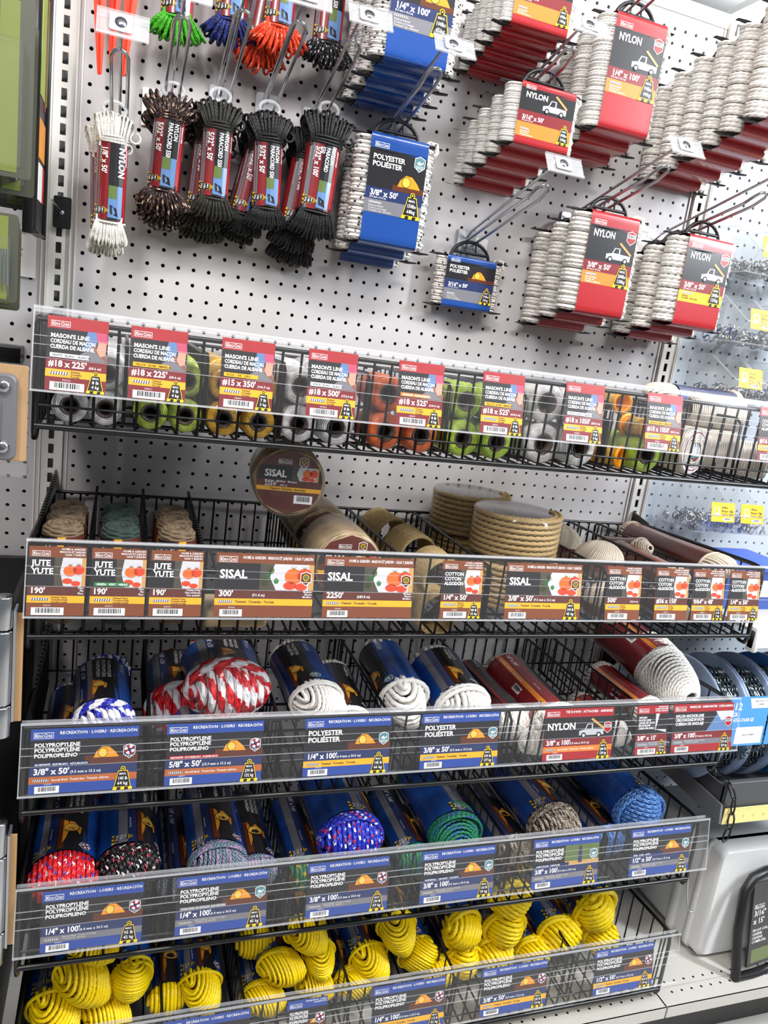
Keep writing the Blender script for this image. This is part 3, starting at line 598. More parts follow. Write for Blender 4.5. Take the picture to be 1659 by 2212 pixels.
R_GRN = rope('rope_green_weave', '#1f9a66', 'braid', .12, [('#0a2c24', 5, 5.5, .3, None, 0), ('#1c4f86', 1, .4, .8, None, 0)], rough=.5)
R_GRY = rope('rope_green_yellow', '#1d7a4a', 'braid', .12, [('#d8b22a', 1, 1.0, .7, 1.4, .1)], rough=.5)
R_CAM = rope('rope_camouflage', '#8f8170', 'braid', .12, [('#3a2f28', 2, 1.2, .2, 1.7, -.2), ('#b8ab98', 1, .9, .6, None, 0), ('#1d1a18', 4, 6, .7, None, 0)], rough=.6)
R_BLU = rope('rope_blue_weave', '#2b6cc0', 'braid', .17, [('#12336e', 5, 5, .35, None, 0), ('#8fb9e6', 6, 7, .85, None, 0)], rough=.45)
R_BW = rope('rope_blue_white', '#2a2fae', 'braid', .17, [('#efeff2', 1, .85, .1, None, 0)], rough=.4)
R_RW = rope('rope_red_white', '#d81c28', 'braid', .26, [('#e8e8ea', 1, .55, .12, None, 0)], rough=.32)
R_PCAM = rope('cord_brown_camo', '#3b1f1c', 'braid', .07, [('#b59a84', 1, 1.0, .35, 1.9, .0), ('#17100f', 1, 1.6, .55, None, 0)], rough=.6)
R_POLV = rope('cord_olive_black', '#25241c', 'braid', .07, rough=.6, bump=.25)
R_PBLK = rope('cord_black', '#0e0e11', 'braid', .07, rough=.55, bump=.25)
R_PBLU = rope('cord_blue', '#1d2a78', 'braid', .07, [('#10163f', 1, 1.2, .4, None, 0)], rough=.55)
R_PGRN = rope('cord_lime_green', '#3fa51a', 'braid', .07, rough=.5)
R_PORG = rope('cord_orange', '#e8431c', 'braid', .07, [('#f2a58a', 1, 1.1, .92, 1.3, .3)], rough=.5)
R_PBW = rope('cord_black_white_fleck', '#111114', 'braid', .07, [('#d5d5da', 1, 1.3, .86, 1.8, .3)], rough=.55)
R_SIS = rope('rope_sisal', '#dfbf84', 'fibre', .19, rough=.85, bump=.9)
R_SIT = rope('twine_sisal', '#a58c66', 'fibre', .05, rough=.9, bump=.8)
R_JUT = rope('twine_jute', '#8f7a5e', 'fibre', .05, rough=.9, bump=.8)
R_JUG = rope('twine_jute_green', '#2c423c', 'fibre', .05, rough=.9, bump=.8)
R_COT = rope('cord_cotton', '#e3d6c2', 'fibre', .08, rough=.8, bump=.5)
def windings(name, colr, nx=60, cross=True, rough=.5, sc2=1.):
    """fine twine wound round a spool, from the spool's own UVs"""
    if name in MATS: return MATS[name]
    m = bpy.data.materials.new(name); m.use_nodes = True; nt = m.node_tree; b = nt.nodes['Principled BSDF']; g = G(nt)
    uv = nt.nodes.new('ShaderNodeUVMap'); sp = nt.nodes.new('ShaderNodeSeparateXYZ'); nt.links.new(uv.outputs[0], sp.inputs[0])
    n = nt.nodes.new('ShaderNodeTexNoise'); n.inputs['Scale'].default_value = 6; nt.links.new(uv.outputs[0], n.inputs['Vector'])
    v = g.m('ADD', g.m('MULTIPLY', sp.outputs[1], nx / 6.), g.m('MULTIPLY', n.outputs['Fac'], .6))
    h = g.m('SINE', g.m('MULTIPLY', g.m('ADD', v, g.m('MULTIPLY', sp.outputs[0], 4)), 2 * PI))
    if cross: h = g.m('ADD', h, g.m('MULTIPLY', g.m('SINE', g.m('MULTIPLY', g.m('SUBTRACT', v, g.m('MULTIPLY', sp.outputs[0], 5)), 2 * PI)), .7))
    bp = nt.nodes.new('ShaderNodeBump'); bp.inputs['Distance'].default_value = .02 * S * sc2; bp.inputs['Strength'].default_value = .8
    nt.links.new(h, bp.inputs['Height']); nt.links.new(bp.outputs['Normal'], b.inputs['Normal'])
    x = nt.nodes.new('ShaderNodeMix'); x.data_type = 'RGBA'; c_ = lin(colr); x.inputs['A'].default_value = tuple(q * .42 for q in c_[:3]) + (1,); x.inputs['B'].default_value = c_
    nt.links.new(g.m('ADD', g.m('MULTIPLY', h, .22), g.m('ADD', g.m('MULTIPLY', n.outputs['Fac'], .5), .42)), x.inputs['Factor']); nt.links.new(x.outputs['Result'], b.inputs['Base Color'])
    b.inputs['Roughness'].default_value = rough; MATS[name] = m; return m

# ------------------------------------------------------------ rope bundles lying in the baskets (long axis = local y, front = -y)
def sleeve_art(look, L, text=(), size='', weight=None, badge=None, hw=2.4):
    """x along the axis (0 = back), y round the sleeve; reads from the back towards the front"""
    A = Art(); c = pal(True, {'blue': 'bsleeve', 'red': 'dred', 'brown': 'dbrown'}[look])
    if look == 'blue':
        A.rect(0, -hw, L, hw, c['bsleeve'], 0); A.rect(0, -1.5, L, -1.0, c['grey'], 1); A.rect(0, -1.0, L, -.5, c['navy'], 1); A.rect(0, -.5, L, .95, c['black'], 1)
        A.wave(0, L, .95, 1.2, c['black'], 1, amp=-.2); pc = 'tent'
    elif look == 'red':
        A.rect(0, -hw, L, hw, c['dred'], 0); A.rect(0, -1.1, L, -.72, c['org'], 1); A.rect(0, -.6, L, .05, c['dred'], 1); A.rect(0, .25, L, 1.3, c['black'], 1)
    else:
        A.rect(0, -hw, L, hw, c['dbrown'], 0); A.rect(0, -.5, L, .5, c['brown'], 1)
    if size: A.text(size, .25, -.9 if look == 'blue' else -.42, .3, c['white'], 2, width=L * .55); A.text('(9.5 mm x 30.5 m)', L * .62, -.88 if look == 'blue' else -.4, .1, c['white'], 2)
    for i, s_ in enumerate(text): A.text(s_, .25, .62 - i * .3 if look == 'blue' else .7 - i * .3, .2, c['white'], 2, width=L * .42)
    if look == 'blue':
        A.rect(L * .5, -.45, L * .98, -.1, c['ground'], 2); A.tent(L * .52, -.2, L * .36, c, 3); A.logo(.3, 1.45, .9, c, 2)
    if look == 'brown':
        A.barcode(L * .45, -.1, 1.1, .55, c, 2, seed=3); A.text('100% COTTON', .4, .7, .12, c['white'], 2)
    if look == 'red': A.barcode(L * .5, -1.9, 1.1, .55, c, 2, seed=5); A.text('Smooth Braid · Tressée uni · Trenzado uniforme', .4, -1.0, .14, c['white'], 2, width=L * .6)
    for i in range(5 if look != 'brown' else 3): A.text('nylon cord lisse uniforme'[:18 + i], .3, -1.15 - i * .0 if i == 0 else -1.3 - i * .1, .05, c['lgrey'], 2, bold=False)
    if badge: A.badge(L - .5, 1.05, .55, c, badge, 4)
    if weight:
        B = Art(); B.weight(0, 0, .8, weight[0], weight[1], c, 3)
        for p, f, m, l in B.items: A.items.append((p + np.array([L - .5, -1.75]), f, m, l))
    return A
def bundle(name, label, mt, loc, rad, L=9., r=.13, look='blue', rot=(0, 0, 0), roll=0., tilt=0., collar=2, mode='meridian', cap=1.5, twist=False, back=True, art={}, group=None, ay=.86, sroll=0., hl=None, cat='rope bundle', wrap=False):
    t = thing(name, label, cat, loc, rot, group)
    a, b = rad, rad * ay; ns = 8 if not twist else 9; step = .1 if twist else .16; pitch = r * 7.5
    mb = MB(); mbb = MB(); rs = random.Random(sum(map(ord, label)))
    cr, sr = math.cos(roll), math.sin(roll)
    def R2(P):     # roll about the long axis, and lean of the strands across the end
        P = np.asarray(P, float); x, z = P[:, 0], P[:, 2]; return np.stack([x * cr - z * sr, P[:, 1], x * sr + z * cr], 1)
    def fit(P): P = P.copy(); return P
    ia, ib = a - r, b - r
    yF = -L / 2 + cap; yB = L / 2 - cap * .8; e = cap - r
    upx = np.array([cr, 0, sr])
    if mode == 'meridian':
        n = max(4, int(round(2 * ia / (1.86 * r))) + 1)
        for sgn, y0 in ((-1, yF),) + (((1, yB),) if back else ()):
            for layer in ((1., 0.), (.72, .5)):
                for i in range(n if layer[0] == 1. else n - 1):
                    q = (i + layer[1]) / (n - 1) * 2 - 1; x = q * ia * (1 if layer[0] == 1 else .9); ww = math.sqrt(max(0., 1 - (q * .985) ** 2)); hb = max(ib * ww * layer[0], r * 1.1); ee = max(e * (.35 + .65 * ww) * layer[0], r) + rs.uniform(-.05, .05)
                    T = np.linspace(-1, 1, max(8, int(PI * (hb + ee) / 2 / step)))
                    ang = T * PI / 2
                    arc = np.stack([x + tilt * ee * np.cos(ang) * 1.0 + rs.uniform(-.02, .02) + 0 * ang, y0 + sgn * ee * np.cos(ang), hb * np.sin(ang)], 1)
                    s1 = np.array([[x * .9 ** j, y0 - sgn * k, -hb * .86 ** j] for j, k in ((3, .9), (1.6, .45), (.6, .2))]); s2 = np.array([[x * .9 ** j, y0 - sgn * k, hb * .86 ** j] for j, k in ((.6, .2), (1.6, .45), (3, .9))])
                    (mb if sgn < 0 else mbb).tube(R2(np.vstack([s1, arc, s2])), r, mt, ns, up=upx if not tilt else None, lobes=twist, pitch=pitch, caps=False, v0=rs.uniform(0, 5))
    else:   # rings piled into a leaning dome
        for sgn, y0 in ((-1, yF),) + (((1, yB),) if back else ()):
            n = max(5, int(round(1.35 * math.sqrt((ia * ia + e * e) / 2) / (1.7 * r))))
            for i in range(n):
                k = i / n; rr_ = math.cos(k * 1.35); A_ = np.linspace(0, 2 * PI, max(20, int(2 * PI * ia * rr_ / step)) + 1)[:-1]
                yy = y0 + sgn * (e * math.sin(k * 1.5))
                P = np.stack([ia * rr_ * np.cos(A_) + tilt * k * ia, yy - sgn * .25 * (1 - k) + sgn * .45 * e * (1 - k) * np.sin(A_ + .4) * -1 + rs.uniform(-.03, .03), ib * rr_ * np.sin(A_) - abs(tilt) * k * ib * .2], 1)
                (mb if sgn < 0 else mbb).tube(R2(P), r, mt, ns, closed=True, lobes=twist, pitch=pitch, v0=rs.uniform(0, 5))
    for i in range(collar):
        A_ = np.linspace(0, 2 * PI, 48 if twist else 32)[:-1]; lean = rs.uniform(-.35, .35)
        P = np.stack([(a - r * .1) * np.cos(A_), yF - .05 - i * 1.7 * r + lean * np.cos(A_) * .5 - .18 * np.sin(A_), (b - r * .1) * np.sin(A_)], 1)
        mb.tube(P, r, mt, ns, closed=True, lobes=twist, pitch=pitch, v0=rs.uniform(0, 5))
    mb.build('rope_strands', t)
    if back: mbb.build('rope_back_end', t)
    # printed sleeve round the middle
    y0, y1 = -L / 2 + cap + .05, L / 2 - cap * .85; th = np.linspace(0, 2 * PI, 41)
    mb = MB(); Lr = y1 - y0; A = sleeve_art(look, Lr, hw=PI * rad, **art)
    ca, cb = a * 1.02, b * 1.02; per = (a + b) / 2
    def fn(p, e_):
        th_ = p[:, 1] / per + sroll; nx, nz = np.sin(th_), np.cos(th_); k = 1 + e_ / per; bulge = 1 - .04 * np.sin(np.clip(p[:, 0] / Lr, 0, 1) * PI)
        return np.stack([ca * nx * k * bulge, y1 - p[:, 0], cb * nz * k * bulge], 1)
    Y = np.linspace(0, Lr, 7); P = np.array([[fn(np.array([[yy, tt * per - sroll * per]]), 0.)[0] for tt in th] for yy in Y]); mb.grid(P, (gl({'blue': 'bsleeve', 'red': 'dred', 'brown': 'dbrown'}[look])))
    A.items = [(p, f, m, l) for p, f, m, l in A.items if l > 0]; A.emit(mb, fn, .008)
    # dark inner face so the sleeve reads as a band
    mb.build('sleeve', t)
    if wrap:
        mb = MB(); T = np.linspace(0, 1, 9); prof = [(max(.02, rad * 1.03 * math.sqrt(max(0, 1 - (1 - k) ** 2.2))), -L / 2 - .05 + k * (cap + .2)) for k in T]
        mb.lathe([(q, y) for q, y in prof], FILM, 28, axis=1); mb.build('clear_wrap', t)
    return t
PPT = ['POLYPROPYLENE', 'POLYPROPYLÈNE', 'POLIPROPILENO']
# -- fourth basket (coloured braided rope)
g4 = 'coloured rope bundles in the fourth basket'
a95 = dict(text=PPT, size="1/4\" x 100'", weight=('95 lbs', '42 kg'), badge='floats')
bundle('rope_bundle', 'red rope bundle with blue and white flecks at the left of the fourth basket', R_RED, (1.15, -10.2, -33.2), 1.95, 9.6, .14, collar=0, cap=1.9, art=a95, group=g4, tilt=.05)
bundle('rope_bundle', 'black rope bundle with red and white flecks beside the red one', R_BLK, (4.75, -10.0, -32.9), 1.8, 9.6, .12, collar=2, cap=1.7, art=a95, group=g4, roll=.25, tilt=.3, sroll=.55)
bundle('rope_bundle', 'second red flecked rope bundle lying deeper behind the front red one', R_RED, (1.7, -5.2, -35.2), 1.6, 6.5, .14, collar=1, cap=1.2, group=g4)
bundle('rope_bundle', 'grey blue woven rope bundle facing the crystal water card', R_GB, (10.15, -10.0, -33.2), 1.8, 9.4, .11, collar=3, cap=1.5, art=dict(text=PPT, size="1/4\" x 100'", weight=('100 lbs', '45 kg'), badge='floats'), group=g4, roll=-.3, tilt=.25, sroll=.1)
bundle('rope_bundle', 'grey blue rope bundle half hidden right of the front grey blue one', R_GB, (12.75, -9.4, -34.6), 1.45, 9.0, .11, collar=1, cap=1.2, art=dict(text=PPT, size="1/4\" x 100'", badge='floats'), group=g4)
bundle('rope_bundle', 'dark bundle sunk left of the grey blue rope bundles', R_GB, (7.95, -9.0, -35.3), 1.25, 8.6, .11, collar=1, cap=1.1, art=dict(text=PPT, size="1/4\" x 100'"), group=g4, sroll=.5)
bundle('rope_bundle', 'royal blue rope bundle with red and white flecks under the upper basket', R_BRW, (18.75, -10.3, -32.2), 2.15, 9.6, .16, collar=3, cap=1.9, art=dict(text=PPT, size="3/8\" x 100'", weight=('130 lbs', '60 kg')), group=g4, sroll=.9)
bundle('rope_bundle', 'green and yellow rope bundle mostly under the royal blue one', R_GRY, (16.2, -9.6, -34.9), 1.4, 9.0, .12, collar=1, cap=1.2, art=dict(text=PPT, size="3/8\" x 100'", weight=('130 lbs', '60 kg')), group=g4, sroll=.6)
bundle('rope_bundle', 'emerald green woven rope bundle with an open swirled end', R_GRN, (26.6, -10.2, -32.8), 1.95, 9.6, .115, mode='rings', collar=3, cap=1.9, art=dict(text=PPT, size="3/8\" x 100'", weight=('160 lbs', '70 kg')), group=g4, tilt=-.25, roll=.5, sroll=.9)
bundle('rope_bundle', 'green woven rope bundle lower left of the swirled green one', R_GRN, (23.9, -9.8, -34.6), 1.4, 9.0, .115, collar=1, cap=1.2, art=dict(text=PPT, size="3/8\" x 100'", weight=('160 lbs', '70 kg')), group=g4, sroll=.4)
bundle('rope_bundle', 'brown camouflage rope bundle facing the camouflage card', R_CAM, (34.6, -10.0, -32.9), 1.95, 9.6, .13, collar=3, cap=1.9, art=dict(text=PPT, size="3/8\" x 100'", weight=('160 lbs', '70 kg'), badge='ab'), group=g4, tilt=.25, sroll=.2)
bundle('rope_bundle', 'camouflage rope bundle sunk left of the front camouflage one', R_CAM, (32.0, -9.4, -35.0), 1.45, 9.0, .13, collar=1, cap=1.2, art=dict(text=PPT, size="3/8\" x 100'"), group=g4)
bundle('rope_bundle', 'bright blue woven thick rope bundle at the right end of the fourth basket', R_BLU, (42.0, -10.2, -32.3), 2.05, 9.6, .17, mode='meridian', collar=3, cap=1.9, art=dict(text=(), size='', weight=('230 lbs', '105 kg')), group=g4, roll=1.45, tilt=.15, sroll=1.1)
bundle('rope_bundle', 'blue woven rope bundle peeping lower left of the bright blue one', R_BLU, (39.9, -9.8, -34.7), 1.45, 9.0, .17, collar=1, cap=1.2, art=dict(text=PPT), group=g4)
# -- middle basket (white, red and white, nylon)
g3 = 'rope bundles in the middle basket'
bundle('rope_bundle', 'blue and white braided rope bundle at the left of the middle basket', R_BW, (2.75, -10.4, -23.2), 1.65, 7.6, .17, collar=2, cap=1.6, art=dict(text=PPT, size="3/8\" x 50'", weight=('140 lbs', '64 kg')), group=g3, roll=.1, sroll=-.25, tilt=.3, rot=(.08, 0, .05))
bundle('rope_bundle', 'blue sleeved rope bundle tucked behind and left of the blue and white one', R_BW, (.9, -9.2, -25.3), 1.35, 7.4, .17, collar=1, cap=1.2, art=dict(badge='floats'), group=g3)
bundle('rope_bundle', 'thick red and white rope bundle in clear wrap on top of its pile', R_RW, (9.95, -9.8, -22.0), 2.45, 8.2, .26, collar=2, cap=2.2, ay=.74, art=dict(text=PPT, size="5/8\" x 50'", weight=('290 lbs', '132 kg')), group=g3, wrap=True, tilt=.1, rot=(-.05, 0, 0))
bundle('rope_bundle', 'thick red and white rope bundle standing dark behind the top one', R_RW, (7.4, -7.0, -24.4), 2.0, 8.0, .26, collar=1, cap=1.6, art=dict(text=PPT, size="5/8\" x 50'"), group=g3, sroll=-.1)
bundle('rope_bundle', 'red and white rope bundle at the bottom of the pile', R_RW, (8.9, -11.0, -25.0), 2.3, 7.6, .26, collar=0, cap=1.8, ay=.75, art=dict(text=PPT), group=g3, back=False)
aPE = dict(text=['POLYESTER', 'POLIÉSTER'], badge='ab')
bundle('rope_bundle', 'white twisted rope bundle, first from the left of the white ones', R_WHT, (15.4, -9.8, -22.5), 1.7, 8.2, .125, twist=True, collar=2, cap=1.8, art=aPE, group=g3, roll=-.5, tilt=.5, sroll=-.7, rot=(.1, 0, .1))
bundle('rope_bundle', 'white twisted rope bundle low between two blue sleeves', R_WHT, (17.9, -9.9, -24.1), 1.6, 8.2, .125, twist=True, collar=2, cap=1.6, art=aPE, group=g3, roll=-.3, tilt=.3, sroll=.2, rot=(.1, 0, -.04))
bundle('rope_bundle', 'white thick twisted rope bundle with a plain navy sleeve of small print', R_WHT, (21.8, -9.4, -22.6), 1.65, 8.6, .19, twist=True, collar=1, cap=1.8, art=dict(badge='ab'), group=g3, roll=-1.2, tilt=.35, sroll=-1.4, rot=(.1, 0, 0))
bundle('rope_bundle', 'white thick twisted rope bundle with tent pictured on its sleeve', R_WHT, (26.0, -9.9, -23.2), 1.95, 8.2, .19, twist=True, collar=2, cap=1.8, art=aPE, group=g3, roll=-.35, tilt=.35, sroll=-.1, rot=(.1, 0, 0))
aNY = dict(text=['NYLON'], size="3/8\" x 100'", weight=('280 lbs', '128 kg'))
bundle('rope_bundle', 'red sleeved nylon rope bundle lying flat with 3/8 x 100 on it', R_WBR, (33.0, -9.6, -24.3), 1.75, 10.4, .19, look='red', collar=1, cap=1.3, art=aNY, group=g3, rot=(0, 0, -.04))
bundle('rope_bundle', 'red sleeved nylon rope bundle between the white polyester and its twin', R_WBR, (30.0, -8.7, -24.8), 1.5, 9.6, .19, look='red', collar=1, cap=1.2, art=aNY, group=g3, sroll=-.4)
bundle('rope_bundle', 'nylon rope bundle resting below behind the nylon card', R_WBR, (31.6, -12.2, -25.6), 1.3, 5.0, .19, look='red', collar=1, cap=1.3, group=g3)
bundle('rope_bundle', 'small red sleeved white dock line bundle', R_WSM, (41.0, -10.3, -24.0), 1.25, 8.2, .11, look='red', collar=1, cap=1.5, group=g3, roll=.8)
bundle('rope_bundle', 'dock line bundle lying under the small red sleeved one', R_WSM, (38.1, -11.5, -25.4), 1.1, 6.4, .11, look='red', collar=1, cap=1.3, group=g3)
bundle('rope_bundle', 'large white braided anchor line bundle with red sleeve at the right end', R_WBR, (43.7, -7.6, -21.5), 2.2, 13.0, .115, look='red', mode='rings', collar=3, cap=4.0, group=g3, rot=(.16, 0, .06), tilt=-.1, roll=.8, wrap=False, art=dict())
# -- lowest basket: yellow twisted rope
g5 = 'yellow rope bundles in the lowest basket'
aY = dict(text=PPT, size="1/4\" x 50'", weight=('110 lbs', '50 kg'), badge='floats')
YT = {}
def yellow(label, x, z, rad, thick=False, rot=(0, 0, 0), y=-9.4):
    k = 'b' if thick else ('a' if (len(YT) + int(x)) % 2 else 'c')
    if k not in YT:
        YT[k] = (bundle('rope_bundle', label, R_YEL, (x, y, z), 1.7, 8.6, .19 if thick else .13, collar=2 if k != 'c' else 1, cap=1.9, twist=True, art=aY, group=g5, mode='meridian', roll={'a': .4, 'b': 1.2, 'c': -.7}[k], tilt={'a': .45, 'b': .2, 'c': .3}[k]), 1)
        o = YT[k][0]; o.rotation_euler = rot; o.scale = (rad / 1.7, 1, rad / 1.7); return o
    o = dup(YT[k][0], label, (x, y, z), rot, g5); o.scale = (rad / 1.7, 1, rad / 1.7); return o
YL = [('yellow rope bundle at the bottom left corner of the picture', .95, -44.0, 1.75, 0, (0, .3, 0)), ('yellow rope bundle in the middle of the far left pile', 2.3, -41.6, 1.75, 0, (.1, .9, .1)),
      ('yellow rope bundle on top of the far left pile under the basket', 2.95, -39.0, 1.55, 0, (0, -.4, 0)), ('tall yellow rope bundle at the right of the far left pile', 5.35, -42.4, 1.55, 0, (.1, -1.1, -.05)),
      ('yellow rope bundle low behind the far left pile', 3.9, -44.6, 1.5, 0, (0, .5, 0)), ('lone yellow rope bundle between two dark sleeves', 10.05, -43.8, 1.5, 0, (.05, .2, 0)),
      ('yellow rope bundle at the left of the second pile', 15.3, -43.1, 1.5, 0, (0, .3, 0)), ('yellow rope bundle on top of the second pile', 16.9, -40.4, 1.48, 0, (.05, -.2, 0)),
      ('yellow rope bundle at the right of the second pile', 18.2, -42.6, 1.3, 0, (0, .7, 0)), ('yellow rope bundle at the bottom of the second pile', 18.0, -44.9, 1.3, 0, (0, -.5, 0)),
      ('yellow rope bundle on top of the third pile', 24.0, -41.2, 1.6, 0, (.05, .5, 0)), ('yellow rope bundle at the left of the third pile', 22.1, -43.7, 1.5, 0, (0, .1, 0)),
      ('yellow rope bundle at the lower right of the third pile', 25.8, -43.9, 1.45, 0, (0, -.6, 0)), ('tall yellow rope bundle left of the fourth pile', 29.2, -42.2, 1.72, 1, (.05, -1.5, 0)),
      ('yellow rope bundle in the middle of the fourth pile', 33.0, -42.6, 1.7, 1, (0, -.2, 0)), ('yellow rope bundle on top of the fourth pile', 33.1, -39.9, 1.7, 1, (.05, .2, 0)),
      ('yellow rope bundle at the bottom of the fourth pile', 32.4, -45.0, 1.5, 1, (0, .8, 0)), ('yellow rope bundle low in the right compartment', 38.2, -44.1, 1.75, 1, (0, .5, 0)),
      ('big yellow rope bundle standing highest in the right compartment', 41.1, -42.2, 2.05, 1, (.05, -.9, 0)), ('yellow rope bundle under the big one in the right compartment', 42.3, -45.0, 1.5, 1, (0, .2, 0)),
      ('yellow rope bundle under the tall one of the fourth pile', 29.8, -45.0, 1.5, 1, (0, -.4, 0))]
YL += [('yellow rope bundle on the floor left of the narrow card', 14.3, -45.5, 1.4, 0, (0, .2, 0)), ('yellow rope bundle on the floor right of the narrow card', 20.9, -45.4, 1.4, 0, (0, -.3, 0)), ('yellow rope bundle on the floor left of the right compartment', 36.0, -45.3, 1.4, 1, (0, .3, 0)), ('yellow rope bundle on the floor between the 115 lb and 245 lb cards', 27.7, -45.6, 1.3, 1, (0, .9, 0))]
for q in YL: yellow(q[0], q[1], q[2], q[3], bool(q[4]), q[5])
aYd = dict(text=PPT, size="1/4\" x 50'", badge='floats')
bundle('rope_bundle', 'yellow rope bundle seen by its dark sleeve left of the lone yellow one', R_YEL, (7.9, -8.6, -44.5), 1.35, 8.6, .13, twist=True, collar=0, cap=1.0, back=False, art=aYd, group=g5)
bundle('rope_bundle', 'yellow rope bundle whose sleeve shows above the left of the second pile', R_YEL, (13.9, -7.6, -42.2), 1.5, 8.0, .13, twist=True, collar=0, cap=1.0, back=False, art=aYd, group=g5)

# ------------------------------------------------------------ peg hooks
SLOPE = .22
HKINFO = ['over the %s' % q for q in []]
def hook(x, ztip, label, ytip=-9.5, scan=True, za=1.15, hold=True, hl='', tilt=.35, ha=1.3, hx=.55):
    t = thing('peg_hook', label, 'hook', (x, 0, ztip + SLOPE * ytip), (0, 0, 0), 'wire peg hooks')
    z = lambda y: SLOPE * (-y)     # local z along the hook
    mb = MB(); mb.rbox((0, -.12, .35), (1.5, .12, 1.5), .15, STEEL, axis=1); mb.build('backplate', t)
    mb = MB(); hw = .42; p = [(-hw, -.1, z(.1)), (-hw, ytip * .5, z(ytip * .5)), (-hw, ytip + 1.3, z(ytip + 1.3)), (-hw * .97, ytip + .3, z(ytip) + .12), (-hw * .6, ytip - .02, z(ytip) + .3), (0, ytip - .1, z(ytip) + .34)]
    p = p + [(-a, b, c_) for a, b, c_ in p[-2::-1]]; mb.tube(p, .105, CHROME, 8); mb.build('prongs', t)
    if scan:
        mb = MB(); mb.tube([(0, -.1, .5), (0, -1, .9 + z(-1) * .5), (0, ytip - .8, z(ytip - .8) + za)], .09, CHROME, 8); mb.build('scan_arm', t)
        if hold:
            R_ = Euler((-.25 - tilt, 0, 0)); c0 = Vector((hx, ytip - .95, z(ytip - .8) + za + .05))
            mb = MB(); mb.box((0, 0, 0), (2.5, .03, ha), EDGE); mb.box((0, -.05, 0), (2.5, .02, ha * .94), CLEAR); mb.box((0, -.03, ha / 2), (2.5, .1, .07), EDGE); mb.box((0, -.03, -ha / 2), (2.5, .12, .08), EDGE)
            mb.box((0, -.03, ha * .16), (2.5, .05, .04), EDGE)
            o = mb.build('price_holder', t, c0, R_)
            mb = MB(); mb.rbox((-.1, -.09, .05), (1.1, .05, .95), .12, mat('holder_clip', '#e9eaec', .3), axis=1); mb.lathe([(.0, -.12), (.3, -.12), (.3, -.1)], CHROME, 16, axis=1, c=(-.1, 0, .05)); mb.build('clip', o)
    return t
SLEEVE = {'red': 'bred', 'blue': 'bsleeve'}
def wound(name, label, mt, loc, wd, h, d, r, look, title, size, kindtxt, lb, kg, sw=3.95, twist=False, group=None, photo='truck', detail=True, rot=(0, 0, 0), base=None):
    """rope wound round a plastic card: rope turns, printed sleeve, black carrier with handle and prongs"""
    t = thing(name, label, 'wound rope', loc, rot, group)
    rs = random.Random(sum(map(ord, label))); n = int(h / (1.66 * r)); stp = max(26, int(2 * (wd + d) / (.11 if twist else .5)))
    T = np.arange(n * stp + 1) / stp * 2 * PI
    c_, s_ = np.cos(T), np.sin(T); wob = np.interp(T, np.arange(n + 2) * 2 * PI, [rs.uniform(-.06, .1) for _ in range(n + 2)])
    P = np.stack([(wd / 2 - r + wob) * np.sign(c_) * np.abs(c_) ** .55, (d / 2 - r + wob * .3) * np.sign(s_) * np.abs(s_) ** .75, h / 2 - r - T / (2 * PI) * (h - 2 * r) / n + .3 * r * np.sin(T * .37)], 1)
    mb = MB(); mb.tube(P, r, mt, 9 if twist else 7, up=(0, 0, 1), lobes=twist, pitch=r * 7.5); mb.build('rope_turns', t)
    mb = MB(); mb.tube([(wd / 2 - .7, .2, h / 2), (wd / 2 - .3, .1, h / 2 + .28), (wd / 2 + .1, -.1, h / 2 + .2), (wd / 2 + .2, -.15, h / 2 - .25), (wd / 2 + .05, .05, h / 2 - .5)], r, mt, 7); mb.build('rope_end', t)
    D, Hh = d / 2 + .09, h / 2 + .08
    c = pal(True, SLEEVE[look]); base_m = gl(SLEEVE[look])
    yz = lambda z: -D * np.clip(1 - np.abs(z / Hh) ** 40, 0, 1) ** .35
    a = np.linspace(-1, 1, 25); zz = Hh * np.sign(a) * (1 - (1 - np.abs(a)) ** 2.6)
    zz = np.concatenate([zz, zz[::-1][1:]]); yy = np.concatenate([yz(zz[:25]), -yz(zz[25:])])
    mb = MB(); X = np.linspace(-sw / 2, sw / 2, 5); mb.grid(np.stack([np.stack([np.full(len(zz), x), yy, zz], 1) for x in X]), base_m)
    A = Art(); x0, x1 = -sw / 2, sw / 2; H = h
    tall = h > 4.5; q = (lambda f: Hh - f * min(h, 6.6)) if tall else (lambda f: Hh - f * h * 1.45)
    f0, f1, f2, f3 = (.17, .51, .62, .745) if tall else (.10, .33, .46, .62)
    if look == 'red': cols = ('black', 'dred', 'yel' if kindtxt[0] == 'Twisted' else 'org'); st = 'black' if kindtxt[0] == 'Twisted' else 'white'
    else: cols = ('black', 'navy', 'grey'); st = 'lgrey'
    A.rect(x0, q(f1), x1, q(f0), c[cols[0]], 1); A.rect(x0, q(f2), x1, q(f1), c[cols[1]], 1); A.rect(x0, q(f3), x1, q(f2), c[cols[2]], 1)
    A.wave(x0, x1, q(f0), q(f0) + .1, c[cols[0]], 1, amp=-.08)
    A.logo(x0 + .3, q(f0) + (.22 if tall else .08), .95 if tall else .7, c, 2)
    k = 1. if tall else .72
    if look == 'red': A.text(title[0], x0 + .35, q(f0) - .62 * k, .46 * k, c['white'], 4, width=1.75, res=2)
    else:
        for i, s2 in enumerate(title): A.text(s2, x0 + .25, q(f0) - (.55 + i * .42) * k, .31 * k, c['white'], 4, res=2, width=2.3)
    if photo == 'truck': A.truck(x0 + sw * .42, q(f1) + .28 * k, 2.0 * (1 if tall else .85), c, 2)
    else: A.rect(x0 + sw * .45, q(f1), x1, q(f1) + .35 * k, c['ground'], 2); A.tent(x0 + sw * .53, q(f1) + .3 * k, 1.6 * k, c, 3)
    if tall: A.badge(x1 - .5, q(f0) - .35, .75, c, 'dwc' if look == 'red' else 'ab', 4)
